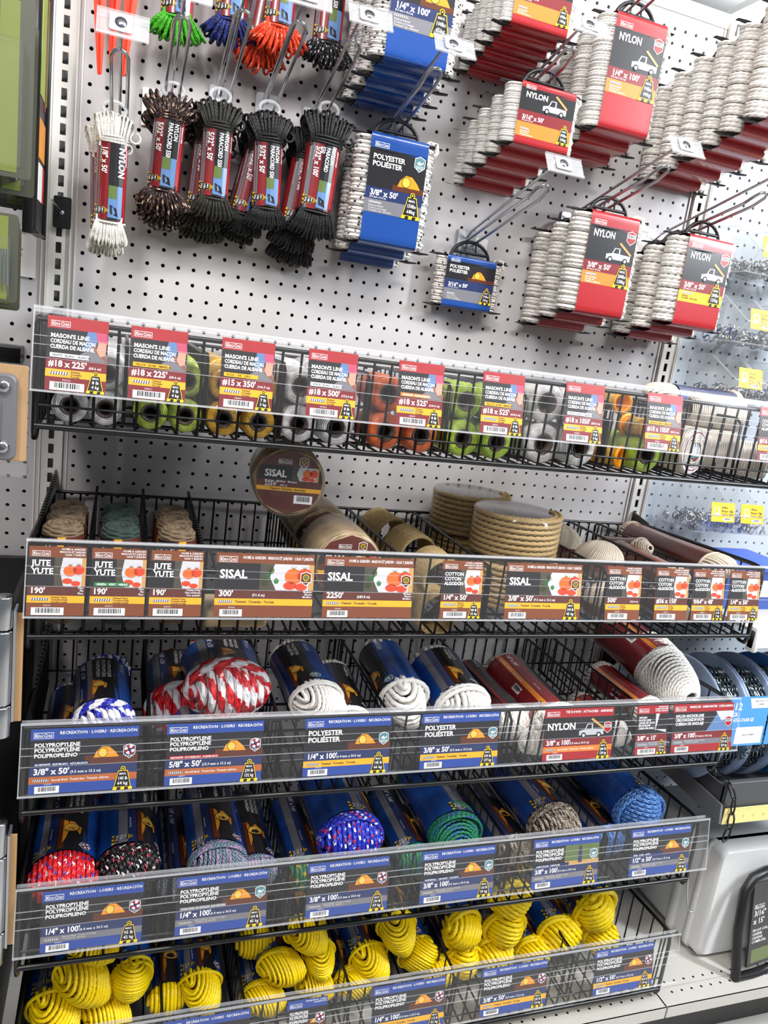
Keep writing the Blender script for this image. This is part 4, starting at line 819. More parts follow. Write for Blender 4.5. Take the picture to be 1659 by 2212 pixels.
    A.text(size, x0 + .3, q(f2) + .24 * k, .36 * k, c['white'], 3, res=2, width=2.2); A.text('(9.5 mm x 15.2 m)', x0 + .3, q(f2) + .08 * k, .11 * k, c['white'], 3)
    A.ropeicon(x0 + .3, q(f3) + .56 * k, .85 * k, .14 * k, c, 3)
    for i, s2 in enumerate(kindtxt): A.text(s2, x0 + .3, q(f3) + (.38 - i * .15) * k, .12 * k, c[st], 3)
    A.weight(x1 - .72 * k, q(f3) + .17 * k, 1.15 * k, lb, kg, c, 5)
    fn = lambda p, e: np.stack([p[:, 0], yz(p[:, 1]) - e, p[:, 1]], 1)
    A.emit(mb, fn, .008); mb.build('printed_sleeve', t)
    mb = MB(); hw = 1.55; ar = np.linspace(0, PI, 15)
    mb.tube([(hw * math.cos(a_), 0, h / 2 - .1 + 1.3 * math.sin(a_)) for a_ in ar], .13, BPLAS, 6, up=(0, 1, 0), squash=1.0)
    mb.tube([(-hw * .93, 0, h / 2 + .42), (hw * .93, 0, h / 2 + .42)], .11, BPLAS, 6)
    for xx in (-.45, .45): mb.rod((xx, 0, h / 2 + .4), (xx * .8, 0, h / 2 + 1.08), .07, BPLAS)
    mb.build('carrier_handle', t)
    for sx in (-1, 1):
        for sz in (-1, 1):
            mb = MB(); e_ = wd / 2 + .55
            mb.tube([(sx * 1.4, 0, sz * (h / 2 + .03)), (sx * (wd / 2 - .1), 0, sz * (h / 2 + .05)), (sx * e_, -.05, sz * (h / 2 - .06))], [.2, .22, .2], BPLAS, 8, up=(0, 0, 1), squash=1.0)
            for v in mb.v: v[:, 2] = sz * (h / 2 + .03) + (v[:, 2] - sz * (h / 2 + .03)) * .45
            mb.build('carrier_prong', t)
    return t
ORDN = ['front', 'second', 'third', 'fourth', 'fifth', 'sixth']
def stack(n, sp, x, y, z, desc, grp, **k):
    first = wound('wound_rope', 'front ' + desc, loc=(x, y, z), group=grp, **k)
    for i in range(1, n):
        dup(first, '%s of the %s' % (ORDN[i], grp), (x + random.uniform(-.06, .06), y + sp * i, z - SLOPE * sp * i), (0, 0, random.uniform(-.03, .03)), grp)
    ht = z + k['h'] / 2 + 1.1 + SLOPE * (9.5 + y); return ht
SBT = ['Smooth Braid', 'Tressée uni', 'Trenzado uniforme']; DBT = ['Diamond Braid', 'Tressée en losange', 'Trenzado tipo diamante']; TWT = ['Twisted', 'Torsadée · Retorcida']
PY = ['POLYESTER', 'POLIÉSTER']
zt = stack(3, 2.15, 18.95, -3.55, 9.6, 'blue polyester pack reading 3/8 inch x 50, black flecked rope', 'stacked 3/8 inch polyester packs of black flecked rope', mt=R_WBK, wd=5.5, h=6.7, d=2.05, r=.18, look='blue', title=PY, size="3/8\" x 50'", kindtxt=DBT, lb='150lbs', kg='68kg', photo='tent')
hook(19, zt, 'wire hook carrying the large 3/8 inch polyester packs')
zt = stack(1, 2, 26.5, -1.1, 5.0, 'small blue sleeved polyester pack 3/16 inch x 50, alone on its hook', 'polyester 3/16 inch packs', mt=R_WBR2, wd=5.2, h=3.5, d=1.1, r=.1, look='blue', title=PY, size="3/16\" x 50'", kindtxt=DBT, lb='70lbs', kg='32kg', photo='tent')
hook(26.45, 10.2, 'wire hook with the lone small polyester pack', -10.9, za=1.2)
zt = stack(3, 2.3, 34.7, -5.4, 7.35, 'red sleeved nylon pack of braided rope in crinkled film above the card row', 'stacked 3/8 inch braided nylon packs in red sleeves', mt=R_WBR, wd=5.6, h=6.9, d=2.2, r=.19, look='red', title=['NYLON'], size="3/8\" x 50'", kindtxt=SBT, lb='280lbs', kg='128kg')
hook(34.75, 12.9, 'wire hook carrying the braided 3/8 inch nylon packs', -10.9, za=1.2)
zt = stack(3, 2.3, 42.7, -5.9, 7.3, 'red sleeved nylon pack of thick twisted rope beside the right upright', 'stacked 3/8 inch twisted nylon packs in red sleeves', mt=R_WHT, wd=5.6, h=6.4, d=2.2, r=.19, twist=True, look='red', title=['NYLON'], size="3/8\" x 50'", kindtxt=TWT, lb='280lbs', kg='125kg')
hook(42.8, 12.75, 'wire hook carrying the twisted 3/8 inch nylon packs', -11.0, za=1.2)
zt = stack(5, 1.75, 27.35, -6.8, 15.2, 'short red sleeved nylon pack reading 3/16 inch x 50', 'stacked short 3/16 inch nylon packs', mt=R_WSM, wd=5.2, h=3.6, d=1.72, r=.085, look='red', title=['NYLON'], size="3/16\" x 50'", kindtxt=SBT, lb='80lbs', kg='36kg')
hook(27.4, 18.4, 'wire hook carrying the short 3/16 inch nylon packs', -9.5)
zt = stack(3, 2.1, 33.7, -5.8, 19.3, 'tall red sleeved nylon pack reading 1/4 inch x 100', 'stacked tall 1/4 inch nylon packs', mt=R_WSM, wd=5.3, h=7.0, d=2.05, r=.115, look='red', title=['NYLON'], size="1/4\" x 100'", kindtxt=SBT, lb='90lbs', kg='40kg')
hook(33.7, zt, 'wire hook carrying the tall 1/4 inch nylon packs', -10.5, hold=False)
zt = stack(6, 1.15, 26.2, -6.6, 22.0, 'red sleeved nylon pack reading 1/8 inch x 50 cut by the top edge', 'stacked 1/8 inch nylon packs', mt=R_WSM, wd=5.0, h=3.6, d=1.05, r=.065, look='red', title=['NYLON'], size="1/8\" x 50'", kindtxt=SBT, lb='40lbs', kg='18kg')
hook(26.2, zt, 'wire hook carrying the 1/8 inch nylon packs at the top', -10.5, hold=False)
zt = stack(4, 1.75, 18.4, -6.3, 19.5, 'blue sleeved polyester pack reading 1/4 inch x 100 at the top edge', 'stacked 1/4 inch polyester packs at the top edge', mt=R_WBK, wd=5.5, h=6.2, d=1.7, r=.12, look='blue', title=PY, size="1/4\" x 100'", kindtxt=DBT, lb='100lbs', kg='45kg', photo='tent')
hook(18.5, zt, 'wire hook carrying the 1/4 inch polyester packs at the top', -10.5, hold=False)
zt = stack(6, 2.05, 43.0, -10.8, 20.6, 'red sleeved nylon pack of white twisted rope at the right edge, high up', 'stacked twisted nylon packs high at the right', mt=R_WHT, wd=5.8, h=6.8, d=2.0, r=.15, twist=True, look='red', title=['NYLON'], size="1/4\" x 100'", kindtxt=TWT, lb='120lbs', kg='54kg')
hook(43.0, zt, 'long wire hook at the top right carrying twisted nylon packs', -13, hold=False)

# ------------------------------------------------------------ hanging cord hanks
def cordsleeve(L, title, size, lb, kg, hw):
    A = Art(); c = pal(True, 'bred')
    A.rect(0, -hw, L, hw, c['dred'], 0); A.rect(0, -.85, L, -.55, c['grey'], 1); A.rect(0, -.1, L, .62, c['black'], 1); A.rect(L * .55, -.08, L * .97, .6, c['sky'], 2); A.rect(L * .55, -.08, L * .72, .3, c['leaf'], 3)
    A.poly([(L * .8, .0), (L * .92, .05), (L * .95, .4), (L * .84, .3)], c['black'], 4); A.wave(0, L, .62, .85, c['bred'], 1, amp=.1)
    A.text(size, .25, -.45, .27, c['white'], 3, width=L * .55, res=2); A.text('(3.9 mm x 15.2 m)', .25, -.55, .08, c['white'], 3)
    for i, s_ in enumerate(title): A.text(s_, .2, .32 - i * .26, .2 if len(title) > 1 else .34, c['white'], 5, width=L * (.5 if len(title) > 1 else .42), res=2)
    A.text('KINGCORD', .25, .7, .13, c['white'], 3); A.text('Diamond Braid · Tressée en losange', .3, -.78, .07, c['lgrey'], 3)
    B = Art(); B.weight(0, 0, .55, lb, kg, c, 5)
    for p, f, m, l in B.items: A.items.append((p + np.array([L - .5, -.75]), f, m, l))
    return A
def hank(name, label, mt, loc, N=24, r=.075, L=3.9, top=1.5, bot=1.3, sw=.9, sd=.55, fan=.55, title=('NYLON', 'PARACORD 550'), size="5/32\" x 50'", lb='110lbs', kg='50kg', rot=(0, 0, 0), group=None, sleeve=True, hanger=True, loose=.12, cat='cord hank'):
    t = thing(name, label, cat, loc, rot, group); rs = random.Random(sum(map(ord, label)))
    for sgn, ln, nm in ((1, top, 'top_loops'), (-1, bot, 'bottom_loops')):
        mb = MB(); z0 = sgn * L / 2
        for layer, (w_, kl) in enumerate(((.36, 1.), (.22, .8), (.08, .6))):
            for i in range(N if layer == 0 else N - 6):
                q = (i + .5 * layer) / (N - 1) * 2 - 1 + rs.uniform(-.03, .03); al = q * fan; l = ln * kl * (1 + rs.uniform(-loose, loose)) * (1 - .18 * abs(q))
                x0 = q * sw * .85; dv = np.array([math.sin(al), 0, sgn * math.cos(al)]); bow = .25
                pts = []
                pv = np.array([math.cos(al), 0, -sgn * math.sin(al)]) * (.17 + rs.uniform(-.02, .08)) * (1 if i % 2 else -1)
                for s_ in np.linspace(-.3, 1, 9)[:-1]:
                    b_ = max(s_, 0); pts.append(np.array([x0, -sd * .62 - (w_ + .1) * bow * math.sin(b_ * PI) * 2, z0]) + dv * l * b_ - pv * .5 * b_ ** .5 + np.array([0, 0, sgn * min(s_, 0) * .8]))
                a0 = pts[-1]; r1 = abs(a0[1]); 
                e_ = pts[-1] + dv * .12
                arc = [np.array([e_[0], 0, e_[2]]) + pv * .5 + np.array([0, -math.cos(k) * r1, 0]) - pv * .5 * math.cos(k) + dv * math.sin(k) * (r1 * .55 + .06) for k in np.linspace(0.1, PI, 9)]
                back = [np.array([x0 * (1 - k) + arc[-1][0] * k, r1, z0 * (1 - k) + arc[-1][2] * k]) for k in (.7, .35, 0)]
                mb.tube(pts + arc + back, r, mt, 6, v0=rs.uniform(0, 4), caps=False)
        for i in range(3 if sgn > 0 else 1):
            A_ = np.linspace(0, 2 * PI, 25)[:-1]; mb.tube(np.stack([(sw + .06) * np.cos(A_), (sd + .06) * np.sin(A_), z0 + sgn * (.1 + i * 1.8 * r) + .05 * np.sin(A_ + i)], 1), r, mt, 6, closed=True)
        if sgn > 0: 
            A_ = np.linspace(0, 1.8 * PI, 14); mb.tube(np.stack([sw + .38 + .28 * np.cos(A_ + 2), -.3 + 0 * A_, z0 + .5 + .28 * np.sin(A_ + 2)], 1), r, mt, 6)
        mb.build(nm, t)
    mb = MB(); A_ = np.linspace(0, 2 * PI, 33); hw = PI * (sw + sd) / 2
    mb.grid(np.stack([np.stack([(sw + .03) * np.sin(A_), -(sd + .03) * np.cos(A_), np.full(33, z)], 1) for z in np.linspace(L / 2, -L / 2, 6)]), gl('dred'))
    A = cordsleeve(L, title, size, lb, kg, hw); A.items = [q for q in A.items if q[3] > 0]
    def fn(p, e):
        th = p[:, 1] / ((sw + sd) / 2); k = 1 + e / sd
        return np.stack([(sw + .03) * np.sin(th) * k, -(sd + .03) * np.cos(th) * k, L / 2 - p[:, 0]], 1)
    A.emit(mb, fn, .007); mb.build('printed_sleeve', t)
    if hanger:
        HP = mat('frosted_hanger', '#eef0f2', .3, alpha=.45); mb = MB(); zt = L / 2 + top + .1
        mb.tube([(.62 * math.cos(a), .1, zt + .35 + .42 * math.sin(a)) for a in np.linspace(0, 2 * PI, 21)[:-1]], .11, HP, 6, closed=True, up=(0, 1, 0)); mb.box((0, .1, zt - .35), (.5, .06, 1.1), HP); mb.build('hanger_tab', t)
    return t
gh = 'cord hanks on the left hooks'
h1 = hank('cord_hank', 'white 1/8 inch nylon cord hank with red and black sleeve at the far left', rope('cord_white', '#e9e6de', 'braid', .06, rough=.45), (1.62, -4.6, 6.9), 20, .065, 4.2, 1.45, 1.25, .82, .6, .22, ('NYLON',), "1/8\" x 50'", '30lbs', '14kg', group=gh)
dup(h1, 'second white cord hank mostly behind the front white one', (1.3, -3.2, 6.45), (0, -.05, .1), gh)
h2 = hank('cord_hank', 'brown camouflage paracord hank with wide spread loops', R_PCAM, (4.65, -3.2, 9.25), 24, .075, 3.9, 1.3, 1.15, .9, .55, .8, loose=.3, group=gh, rot=(0, .04, -.2))
dup(h2, 'second camouflage paracord hank hanging lower behind the first', (4.75, -1.9, 8.55), (0, .02, .3), gh)
h3 = hank('cord_hank', 'olive black paracord hank third from the left', R_POLV, (7.6, -3.0, 9.35), 22, .08, 3.9, 1.55, 1.1, .9, .55, .55, group=gh)
dup(h3, 'second olive paracord hank lower left behind the first', (7.1, -1.9, 8.7), (0, .06, .1), gh); dup(h3, 'third olive paracord hank at the back, lowest', (7.35, -.95, 8.1), (0, .02, 0), gh)
h4 = hank('cord_hank', 'black 5/32 x 50 paracord hank with blue waterfall picture on its sleeve', R_PBLK, (10.85, -3.0, 9.3), 24, .08, 3.8, 1.6, 1.1, .88, .55, .5, group=gh, rot=(0, -.05, 0))
dup(h4, 'second black paracord hank leaning left behind the 5/32 x 50 one', (10.1, -1.9, 8.8), (0, .17, .15), gh); dup(h4, 'third black paracord hank at the back leaning further left', (9.9, -.95, 8.4), (0, .22, .1), gh)
h5 = hank('cord_hank', 'large black 5/32 x 100 paracord hank beside the flecked polyester rope', R_PBLK, (14.15, -3.3, 9.7), 26, .085, 4.0, 1.75, 1.5, 1.12, .7, .42, ('NYLON', 'PARACORD', '550'), "5/32\" x 100'", group=gh, rot=(0, .05, 0))
dup(h5, 'second large black paracord hank lower left behind the first', (13.4, -2.0, 8.8), (0, .12, .1), gh); dup(h5, 'third large black paracord hank lowest against the wall', (13.6, -.95, 8.0), (0, .12, 0), gh)
gt = 'cord hanks cut by the top edge'
hank('cord_hank', 'lime green paracord hank cut by the top edge', R_PGRN, (4.75, -2.2, 19.2), 22, .08, 4, 1.3, 1.3, .9, .55, .8, group=gt, hanger=False)
hank('cord_hank', 'dark blue paracord hank cut by the top edge', R_PBLU, (7.9, -2.2, 19.8), 22, .08, 4, 1.3, 1.3, .9, .55, .9, group=gt, hanger=False)
ho = hank('cord_hank', 'orange paracord hank with white flecks cut by the top edge', R_PORG, (10.7, -3.0, 19.9), 24, .08, 4, 1.3, 1.4, .9, .55, .9, group=gt, hanger=False, loose=.2)
dup(ho, 'second orange paracord hank lower left behind the first', (10.0, -1.8, 19.1), (0, .12, 0), gt)
hank('cord_hank', 'black paracord hank with white flecks cut by the top edge', R_PBW, (13.9, -2.4, 19.9), 22, .08, 4, 1.3, 1.3, .9, .55, .9, group=gt, hanger=False)
hook(1.85, 12.3, 'wire hook carrying the white cord hanks at the far left', tilt=.1, za=1.0, hx=.1); hook(4.8, 14.56, 'wire hook carrying the camouflage paracord', tilt=.1, hx=.1)
hook(7.85, 15.6, 'wire hook carrying the olive paracord', tilt=.1, hx=.0); hook(10.85, 15.8, 'wire hook carrying the black 50 foot paracord', tilt=.1, hx=.2); hook(14.0, 15.6, 'wire hook carrying the large black paracord', tilt=.3, hx=.5)
# plastic stakes hanging top left
ST = mat('stake_orange', '#f0401c', .35, noise=(30, .0002))
for i, (x, y, zb) in enumerate(((.62, -2.6, 13.0), (1.9, -2.6, 13.2), (1.2, -1.6, 13.8))):
    mb = MB(); cr = [(-.42, -.12), (-.08, -.1), (0, -.38), (.08, -.1), (.42, -.12), (.42, 0), (.08, .03), (0, .12), (-.08, .03), (-.42, 0)]
    P = np.array([[(a * k + 0.02 * j, b * k, z) for a, b in cr + cr[:1]] for j, (k, z) in enumerate(((.22, 0), (.32, .1), (.6, 2), (.9, 4.5), (1.15, 7.5), (1.2, 8.6)))])
    mb.grid(P, ST, smooth=False); mb.add(P[0, :-1], [tuple(range(10))], ST); mb.rbox((.1, 0, 8.7), (1.3, .7, .5), .15, ST)
    mb.build('tent_stake', loc=W(x, y, zb), rot=(0, (-.05, .05, 0)[i], 0), label='%s orange red plastic stake cut by the top edge' % ('left', 'right', 'rear')[i], category='stake', group='orange plastic stakes')

# ------------------------------------------------------------ little shelf tags on the wall
def tag(x, z, rows, label, w_=1.5, h=2.2, rot=0, grey=False, y=-.16):
    A = Art(); c = pal(False, 'black'); 
    for i, s_ in enumerate(rows): A.text(s_, -w_ / 2 + .12, h / 2 - .42 - i * .34, .2 if i else .22, c['grey' if not grey else 'black'], 1, width=w_ - .2, bold=bool(i))
    mb = MB(); mb.box((0, .01, 0), (w_, .02, h), mat('tag_grey', '#a9adb4', .4) if grey else mat('tag_paper', '#e6e4e2', .6)); A.emit(mb, flat_map()); mb.build('shelf_tag', loc=W(x, y, z), rot=(0, rot, 0), label=label, category='tag')
tag(3.85, 12.4, ['onlinepro'], 'small white paper tag behind the camouflage paracord'); tag(6.85, 12.2, ['onlinepro'], 'small white paper tag behind the olive paracord'); tag(13.2, 12.0, ['onlinepro'], 'small white paper tag behind the large black paracord')
tag(9.55, 9.9, ['', 'TEMPORARILY', 'RUPTURE DE', 'NO. 44'], 'tilted grey white stock tag with handwriting by the black paracord', 2.0, 3.0, .2)
tag(27.2, 7.9, ['onlinepro'], 'small white paper tag above the lone small polyester pack', 2.0, 1.2); tag(26.9, 7.25, ['TEMPORARILY OUT', 'OF STOCK'], 'grey tag reading temporarily out of stock', 2.1, 1.3, 0, True, y=-.3)
tag(42.0, 10.6, ['onlinepro'], 'small white paper tag beside the twisted nylon packs'); tag(36.9, 19.0, ['onlinepro'], 'small white paper tag behind the tall nylon packs'); tag(-3.5, 2.5, ['onlinepro', 'OUT', '', 'OPEN', 'BACK', 'OR'], 'white paper tag on the wall left of the slotted upright', 1.6, 3.0)

# ------------------------------------------------------------ top basket: spools of mason's line
CORE = mat('spool_core_card', '#5f5049', .8); HOLE = mat('spool_core_inside', '#2a2522', .7)
def spool(name, label, colr, x, z, R=.84, L=3.2, y=-13.3, taper=0., group=None, ch=.45):
    t = thing(name, label, 'spool', (x, y, z), (0, 0, 0), group); wm = windings('twine_' + colr.strip('#'), colr)
    mb = MB(); f = -L / 2; e = .18
    prof = [(R * .52, f + .02), (R * .56, f - .02), (R * .8, f - .0), (R * .95, f + .08), (R, f + e), (R * (1 - taper * .5), 0), (R * (1 - taper), L / 2 - e), (R * .9 * (1 - taper), L / 2), (R * .5, L / 2)]
    mb.lathe(prof, wm, 28, axis=1); mb.build('twine', t)
    mb = MB(); mb.lathe([(R * .44, f + 1.6), (R * .44, f - .02), (R * .53, f - .05), (R * .54, f + .1)], CORE, 24, axis=1); mb.lathe([(.001, f + 1.5), (R * .44, f + 1.5)], HOLE, 16, axis=1); mb.build('cardboard_core', t)
    mb = MB(); mb.lathe([(R * .3, f - .0), (R * .9, f - .07), (R * 1.03, f + .12), (R * 1.03 * (1 - taper), L / 2)], FILM, 24, axis=1); mb.build('clear_wrap', t)
    return t
g1 = "spools of mason's line in the top basket"; SP = [('#ecebea', 'white', [(.5, 0), (2.13, 0)], .84, 'under the first card'), ('#b4cc3c', 'yellow green', [(4.3, 0), (6.0, 0)], .86, 'under the second card'), ('#eab01e', 'gold', [(7.95, 0), (9.78, 0)], .88, 'under the gold card'),
    ('#f0efee', 'white', [(11.95, 0), (14.05, 0)], .98, 'under the fourth card'), ('#ee6a22', 'orange', [(16.95, 0), (19.1, 0)], 1.02, 'under the orange card'), ('#b9dc3a', 'neon green', [(21.75, 0), (23.95, 0)], 1.05, 'under the sixth card'), ('#f1f0ee', 'white', [(27.1, 0), (29.7, 0)], 1.2, 'under the seventh card')]
for colr, nm, ps, R, wh in SP:
    for i, (x, _) in enumerate(ps):
        o = spool('twine_spool', '%s twine spool, bottom %s of the four %s' % (nm, ('left', 'right')[i], wh), colr, x, -6.0 + R + .12, R, 3.2 if R < 1.1 else 4.4, -13.3 if R < 1.1 else -12.7, group=g1, taper=0 if R < 1.1 else .12)
        dup(o, '%s twine spool, top %s of the four %s' % (nm, ('left', 'right')[i], wh), (x, -12.9 if R < 1.1 else -12.3, -6.0 + R * 3 + .16), group=g1)
        for j, yy in enumerate((-9.9, -6.5, -3.1) if x < 7 else ((-9.9, -6.5) if x < 15 else ())):
            for q_, zz in (('lower', -6.0 + R + .15 + .25), ('upper', -6.0 + R * 3 + .45)):
                dup(o, '%s %s twine spool, row %s from the front, %s' % (q_, nm, ('two', 'three', 'four')[j], wh), (x, yy, zz), group=g1)
spool('twine_spool', 'neon green twine spool low in the eighth compartment', '#b6d838', 34.8, -4.75, 1.15, 4.4, -12.6, group=g1, taper=.1)
YP = mat('yellow_orange_plastic', '#f2a01a', .3)
def reel(x, z, y, label, hz=0):
    t = thing('line_reel', label, 'line reel', (x, y, z), (0, 0, hz)); mb = MB()
    for yy in (-.9, .9): mb.tube([(.62 * math.cos(a), yy, .62 * math.sin(a)) for a in np.linspace(0, 2 * PI, 25)[:-1]], .13, YP, 7, closed=True, up=(0, 1, 0))
    mb.lathe([(.5, -.9), (.42, -.6), (.42, .6), (.5, .9)], YP, 20, axis=1); mb.build('reel', t)
    mb = MB(); mb.lathe([(.43, -.6), (.6, -.5), (.6, .5), (.43, .6)], windings('twine_reel_line', '#ddb35a'), 20, axis=1); mb.build('wound_line', t)
reel(32.4, -1.7, -13.6, 'orange plastic line reel held highest behind the top label strip'); reel(32.6, -5.1, -13.7, 'orange plastic line reel at the basket floor', .5); reel(34.4, -3.1, -13.8, 'orange plastic line reel above the neon green spool', .2)
mb = MB(); mb.tube([(0, 0, 0), (0, .02, 1.0), (0, 0, 2.4)], [.16, .22, .3], BPLAS, 8); mb.tube([(0, 0, 2.4), (0, 0, 3.4)], .06, CHROME, 6)
mb.build('line_level_tool', loc=W(31.9, -14.2, -5.2), label='black handled line tool standing beside the orange reels', category='tool')
# big cotton spools at the right end
CLK = mat('face_label_red_ring', '#e8e6e4', .4)
def cotton_spool(x, z, R, y, label, rot=(0, 0, 0)):
    t = thing('cotton_spool', label, 'spool', (x, y, z), rot); wm = windings('twine_cotton_spool', '#ddd4c8', 40); mb = MB()
    mb.lathe([(R * .4, -1.9), (R * .95, -1.8), (R, -1.6), (R * .97, 0), (R, 1.6), (R * .6, 1.9)], wm, 32, axis=1); mb.build('cotton_windings', t)
    A = Art(); c = pal(True, 'bred'); A.circ(0, 0, R * .93, C['lgrey'], 0, n=32); A.circ(0, 0, R * .82, C['bred'], 1, n=32); A.circ(0, 0, R * .78, C['lgrey'], 2, n=32); A.poly([(-R * .7, -.1 * R), (R * .7, -.25 * R), (R * .5, -.6 * R), (-R * .5, -.6 * R)], C['teal'], 3)
    A.text('COTTON', 0, .2 * R, .3 * R, C['navy'], 4, align='c', width=R * 1.2); A.text('CORD', 0, -.45 * R, .22 * R, C['bred'], 5, align='c'); mb = MB(); A.emit(mb, lambda p, e: np.stack([p[:, 0], -1.83 - np.full(len(p), e), p[:, 1]], 1)); mb.build('face_label', t)
cotton_spool(38.3, -4.3, 1.6, -12.6, 'white cotton cord spool with a red ringed face label', (0, 0, .35)); cotton_spool(41.6, -4.25, 1.45, -12.2, 'wrapped cotton cord spool near the right end of the top basket', (0, 0, 1.2)); cotton_spool(44.6, -4.6, 1.3, -12.4, 'cotton cord spool in the last corner of the top basket', (0, 0, .9))
cotton_spool(42.2, -1.7, 1.25, -11.6, 'cotton cord spool lying on top of the others', (0, 0, 1.3))
bundle('cotton_hank', 'cotton cord hank with teal sleeve lying across the top basket', R_COT, (44.2, -7.8, -1.05), 1.05, 9.4, .13, look='blue', rot=(0, 0, PI / 2 + .08), collar=2, cap=1.9, art=dict(size='', text=['COTTON']), roll=.3, tilt=.3, sroll=.2)

# ------------------------------------------------------------ second basket: jute, sisal, cotton
g2 = 'jute twine balls'
def jute(x, y, z, m, label, green=False):
    t = thing('twine_ball', label, 'twine ball', (x, y, z), (0, 0, random.uniform(-.3, .3)), g2); mb = MB()
    mb.lathe([(.2, -1.35), (.7, -1.4), (1.0, -1.15), (1.06, 0), (1.0, 1.1), (.75, 1.35), (.35, 1.3), (.2, 1.0)], m, 26, axis=2); mb.build('twine', t)
    A = Art(); c = pal(True, 'dbrown'); hw = PI * 1.08; A.rect(-hw, -.8, hw, .8, c['dbrown'], 0); A.rect(-1.3, -.8, .2, .8, c['black'], 1); A.text('JUTE', -1.0, .2, .4, c['white'], 2, rot=0); A.text("190'", -1.0, -.5, .42, c['white'], 2); A.rect(.3, -.8, .7, .8, c['yel'], 1); A.text('Fine', .9, -.1, .2, c['white'], 2)
    mb = MB(); A.emit(mb, lambda p, e: np.stack([(1.075 + e) * np.sin(p[:, 0] / 1.08), -(1.075 + e) * np.cos(p[:, 0] / 1.08), p[:, 1]], 1)); mb.build('paper_band', t)
    return t
JM = windings('jute_windings', '#75624b', 26, rough=.9, sc2=2.); JG = windings('jute_green_windings', '#2b3d37', 26, rough=.9, sc2=2.)
for x, m, d in ((.35, JM, 'natural jute'), (3.2, JG, 'dark green jute'), (6.15, JM, 'heavy jute')):
    o = jute(x, -13.6, -15.35, m, '%s twine ball, lower front of its column' % d)
    for yy, zz, w2 in ((-13.4, -12.55, 'upper front'), (-11.1, -12.6, 'upper second'), (-8.8, -12.65, 'upper third'), (-11.3, -15.35, 'lower second')):
        dup(o, '%s twine ball, %s of its column' % (d, w2), (x, yy, zz - .15), (0, 0, random.uniform(-.6, .6)), g2)
mb = MB(); mb.rbox((0, 0, 0), (3.6, 3, .9), .3, windings('sisal_bale', '#b79f7c', 20, rough=.9)); mb.build('sisal_twine_pack', loc=W(9.6, -13.4, -16.2), label='low flat sisal twine pack behind the 300 foot card', category='twine pack')
SW = windings('sisal_windings', '#b39b76', 26, rough=.9, sc2=2.2)
def sisal_spool(loc, rot, label, face=True, R=2.12, L=4.4):
    t = thing('sisal_spool', label, 'spool', loc, rot, 'large sisal spools'); mb = MB()
    mb.lathe([(.05, -L / 2), (R * .9, -L / 2), (R, -L / 2 + .15), (R * 1.02, 0), (R, L / 2 - .15), (R * .9, L / 2), (.05, L / 2)], SW, 48, axis=1); mb.build('sisal_windings', t)
    mb = MB(); mb.lathe([(.05, -L / 2 - .05), (R * .93, -L / 2 - .06), (R * 1.03, -L / 2 + .12), (R * 1.05, 0), (R * 1.03, L / 2)], FILM, 40, axis=1); mb.build('clear_wrap', t)
    A = Art(); c = pal(True, 'dbrown'); r_ = R * .92
    def seg(y0, y1, m, l):
        ys = np.linspace(y0, y1, 9); xs = np.sqrt(np.maximum(r_ * r_ - ys * ys, 0)); A.poly(list(zip(xs, ys)) + list(zip(-xs[::-1], ys[::-1])), m, l)
    seg(-r_, r_, c['dbrown'], 0); seg(.1, .95, c['black'], 1); seg(-.55, -.3, c['yel'], 1); A.logo(-.75, 1.15, .8, c, 2); A.text('SISAL', -1.5, .3, .42, c['white'], 4, width=1.3, res=2); A.text('Medium · Médium · Mediano', -1.45, -.02, .12, c['white'], 3); A.text("2250'", -1.45, -.26, .24, c['white'], 3); A.text('(685 m)', -.55, -.24, .1, c['white'], 3)
    A.text('Twisted · Torsadée · Retorcida', -1.1, -.48, .12, c['black'], 3); A.tomato(.1, .12, r_ * .87, .95, c, 2); A.badge(.75, 1.25, .55, c, 'leaf', 5); A.barcode(.35, -1.25, 1.1, .5, c, 3, seed=8)
    if face: mb = MB(); A.emit(mb, lambda p, e: np.stack([p[:, 0], -L / 2 - .01 - np.full(len(p), e), p[:, 1]], 1)); mb.build('face_label', t)
sisal_spool((12.7, -9.6, -8.75), (0, 0, -.1), 'large round sisal spool with printed face balanced highest on the pile')
sisal_spool((16.35, -10.9, -13.4), (0, 0, 0), 'large sisal spool lying behind the 2250 foot card'); sisal_spool((16.0, -5.9, -13.2), (0, 0, 0), 'large sisal spool at the back under the balanced one', L=4.6)
def coil(name, loc, R, r, turns, label, axis='z', rot=(0, 0, 0), top=True, m=None, grp=None, inner=2):
    t = thing(name, label, 'rope coil', loc, rot, grp); mb = MB()
    for k in range(inner):
        rr = R - r - k * 1.8 * r; T = np.arange(turns * int(rr * 58) + 1) / int(rr * 58) * 2 * PI; P = np.stack([rr * np.cos(T), rr * np.sin(T), (T / (2 * PI) - turns / 2) * 2 * r * .97], 1)
        if k and inner > 1 and not top: pass
        mb.tube(P, r, m or R_SIS, 9, up=(0, 0, 1), lobes=True, pitch=r * 8, v0=k)
        if axis == 'z' and k: break
    mb.build('rope_turns', t); h = turns * r * .97
    if top:
        mb = MB(); mb.lathe([(.05, h + .03), (R * .9, h + .02), (R * .97, h - .05)], mat('coil_top_label', '#4b443e', .18, coat=.6), 40); mb.build('top_label', t)
        mb = MB(); mb.lathe([(.05, h + .07), (R * .96, h + .06), (R * 1.02, h - .1), (R * 1.02, -h), (R * .9, -h - .05)], FILM, 40); mb.build('clear_wrap', t)
    return t
coil('sisal_coil', (28.2, -4.3, -11.5), 2.95, .19, 8, 'coil of thick sisal rope in film, standing at the back', grp='thick sisal coils')
coil('sisal_coil', (28.9, -10.3, -11.4), 3.05, .19, 8, 'coil of thick sisal rope in film, nearest the front and largest in view', grp='thick sisal coils')
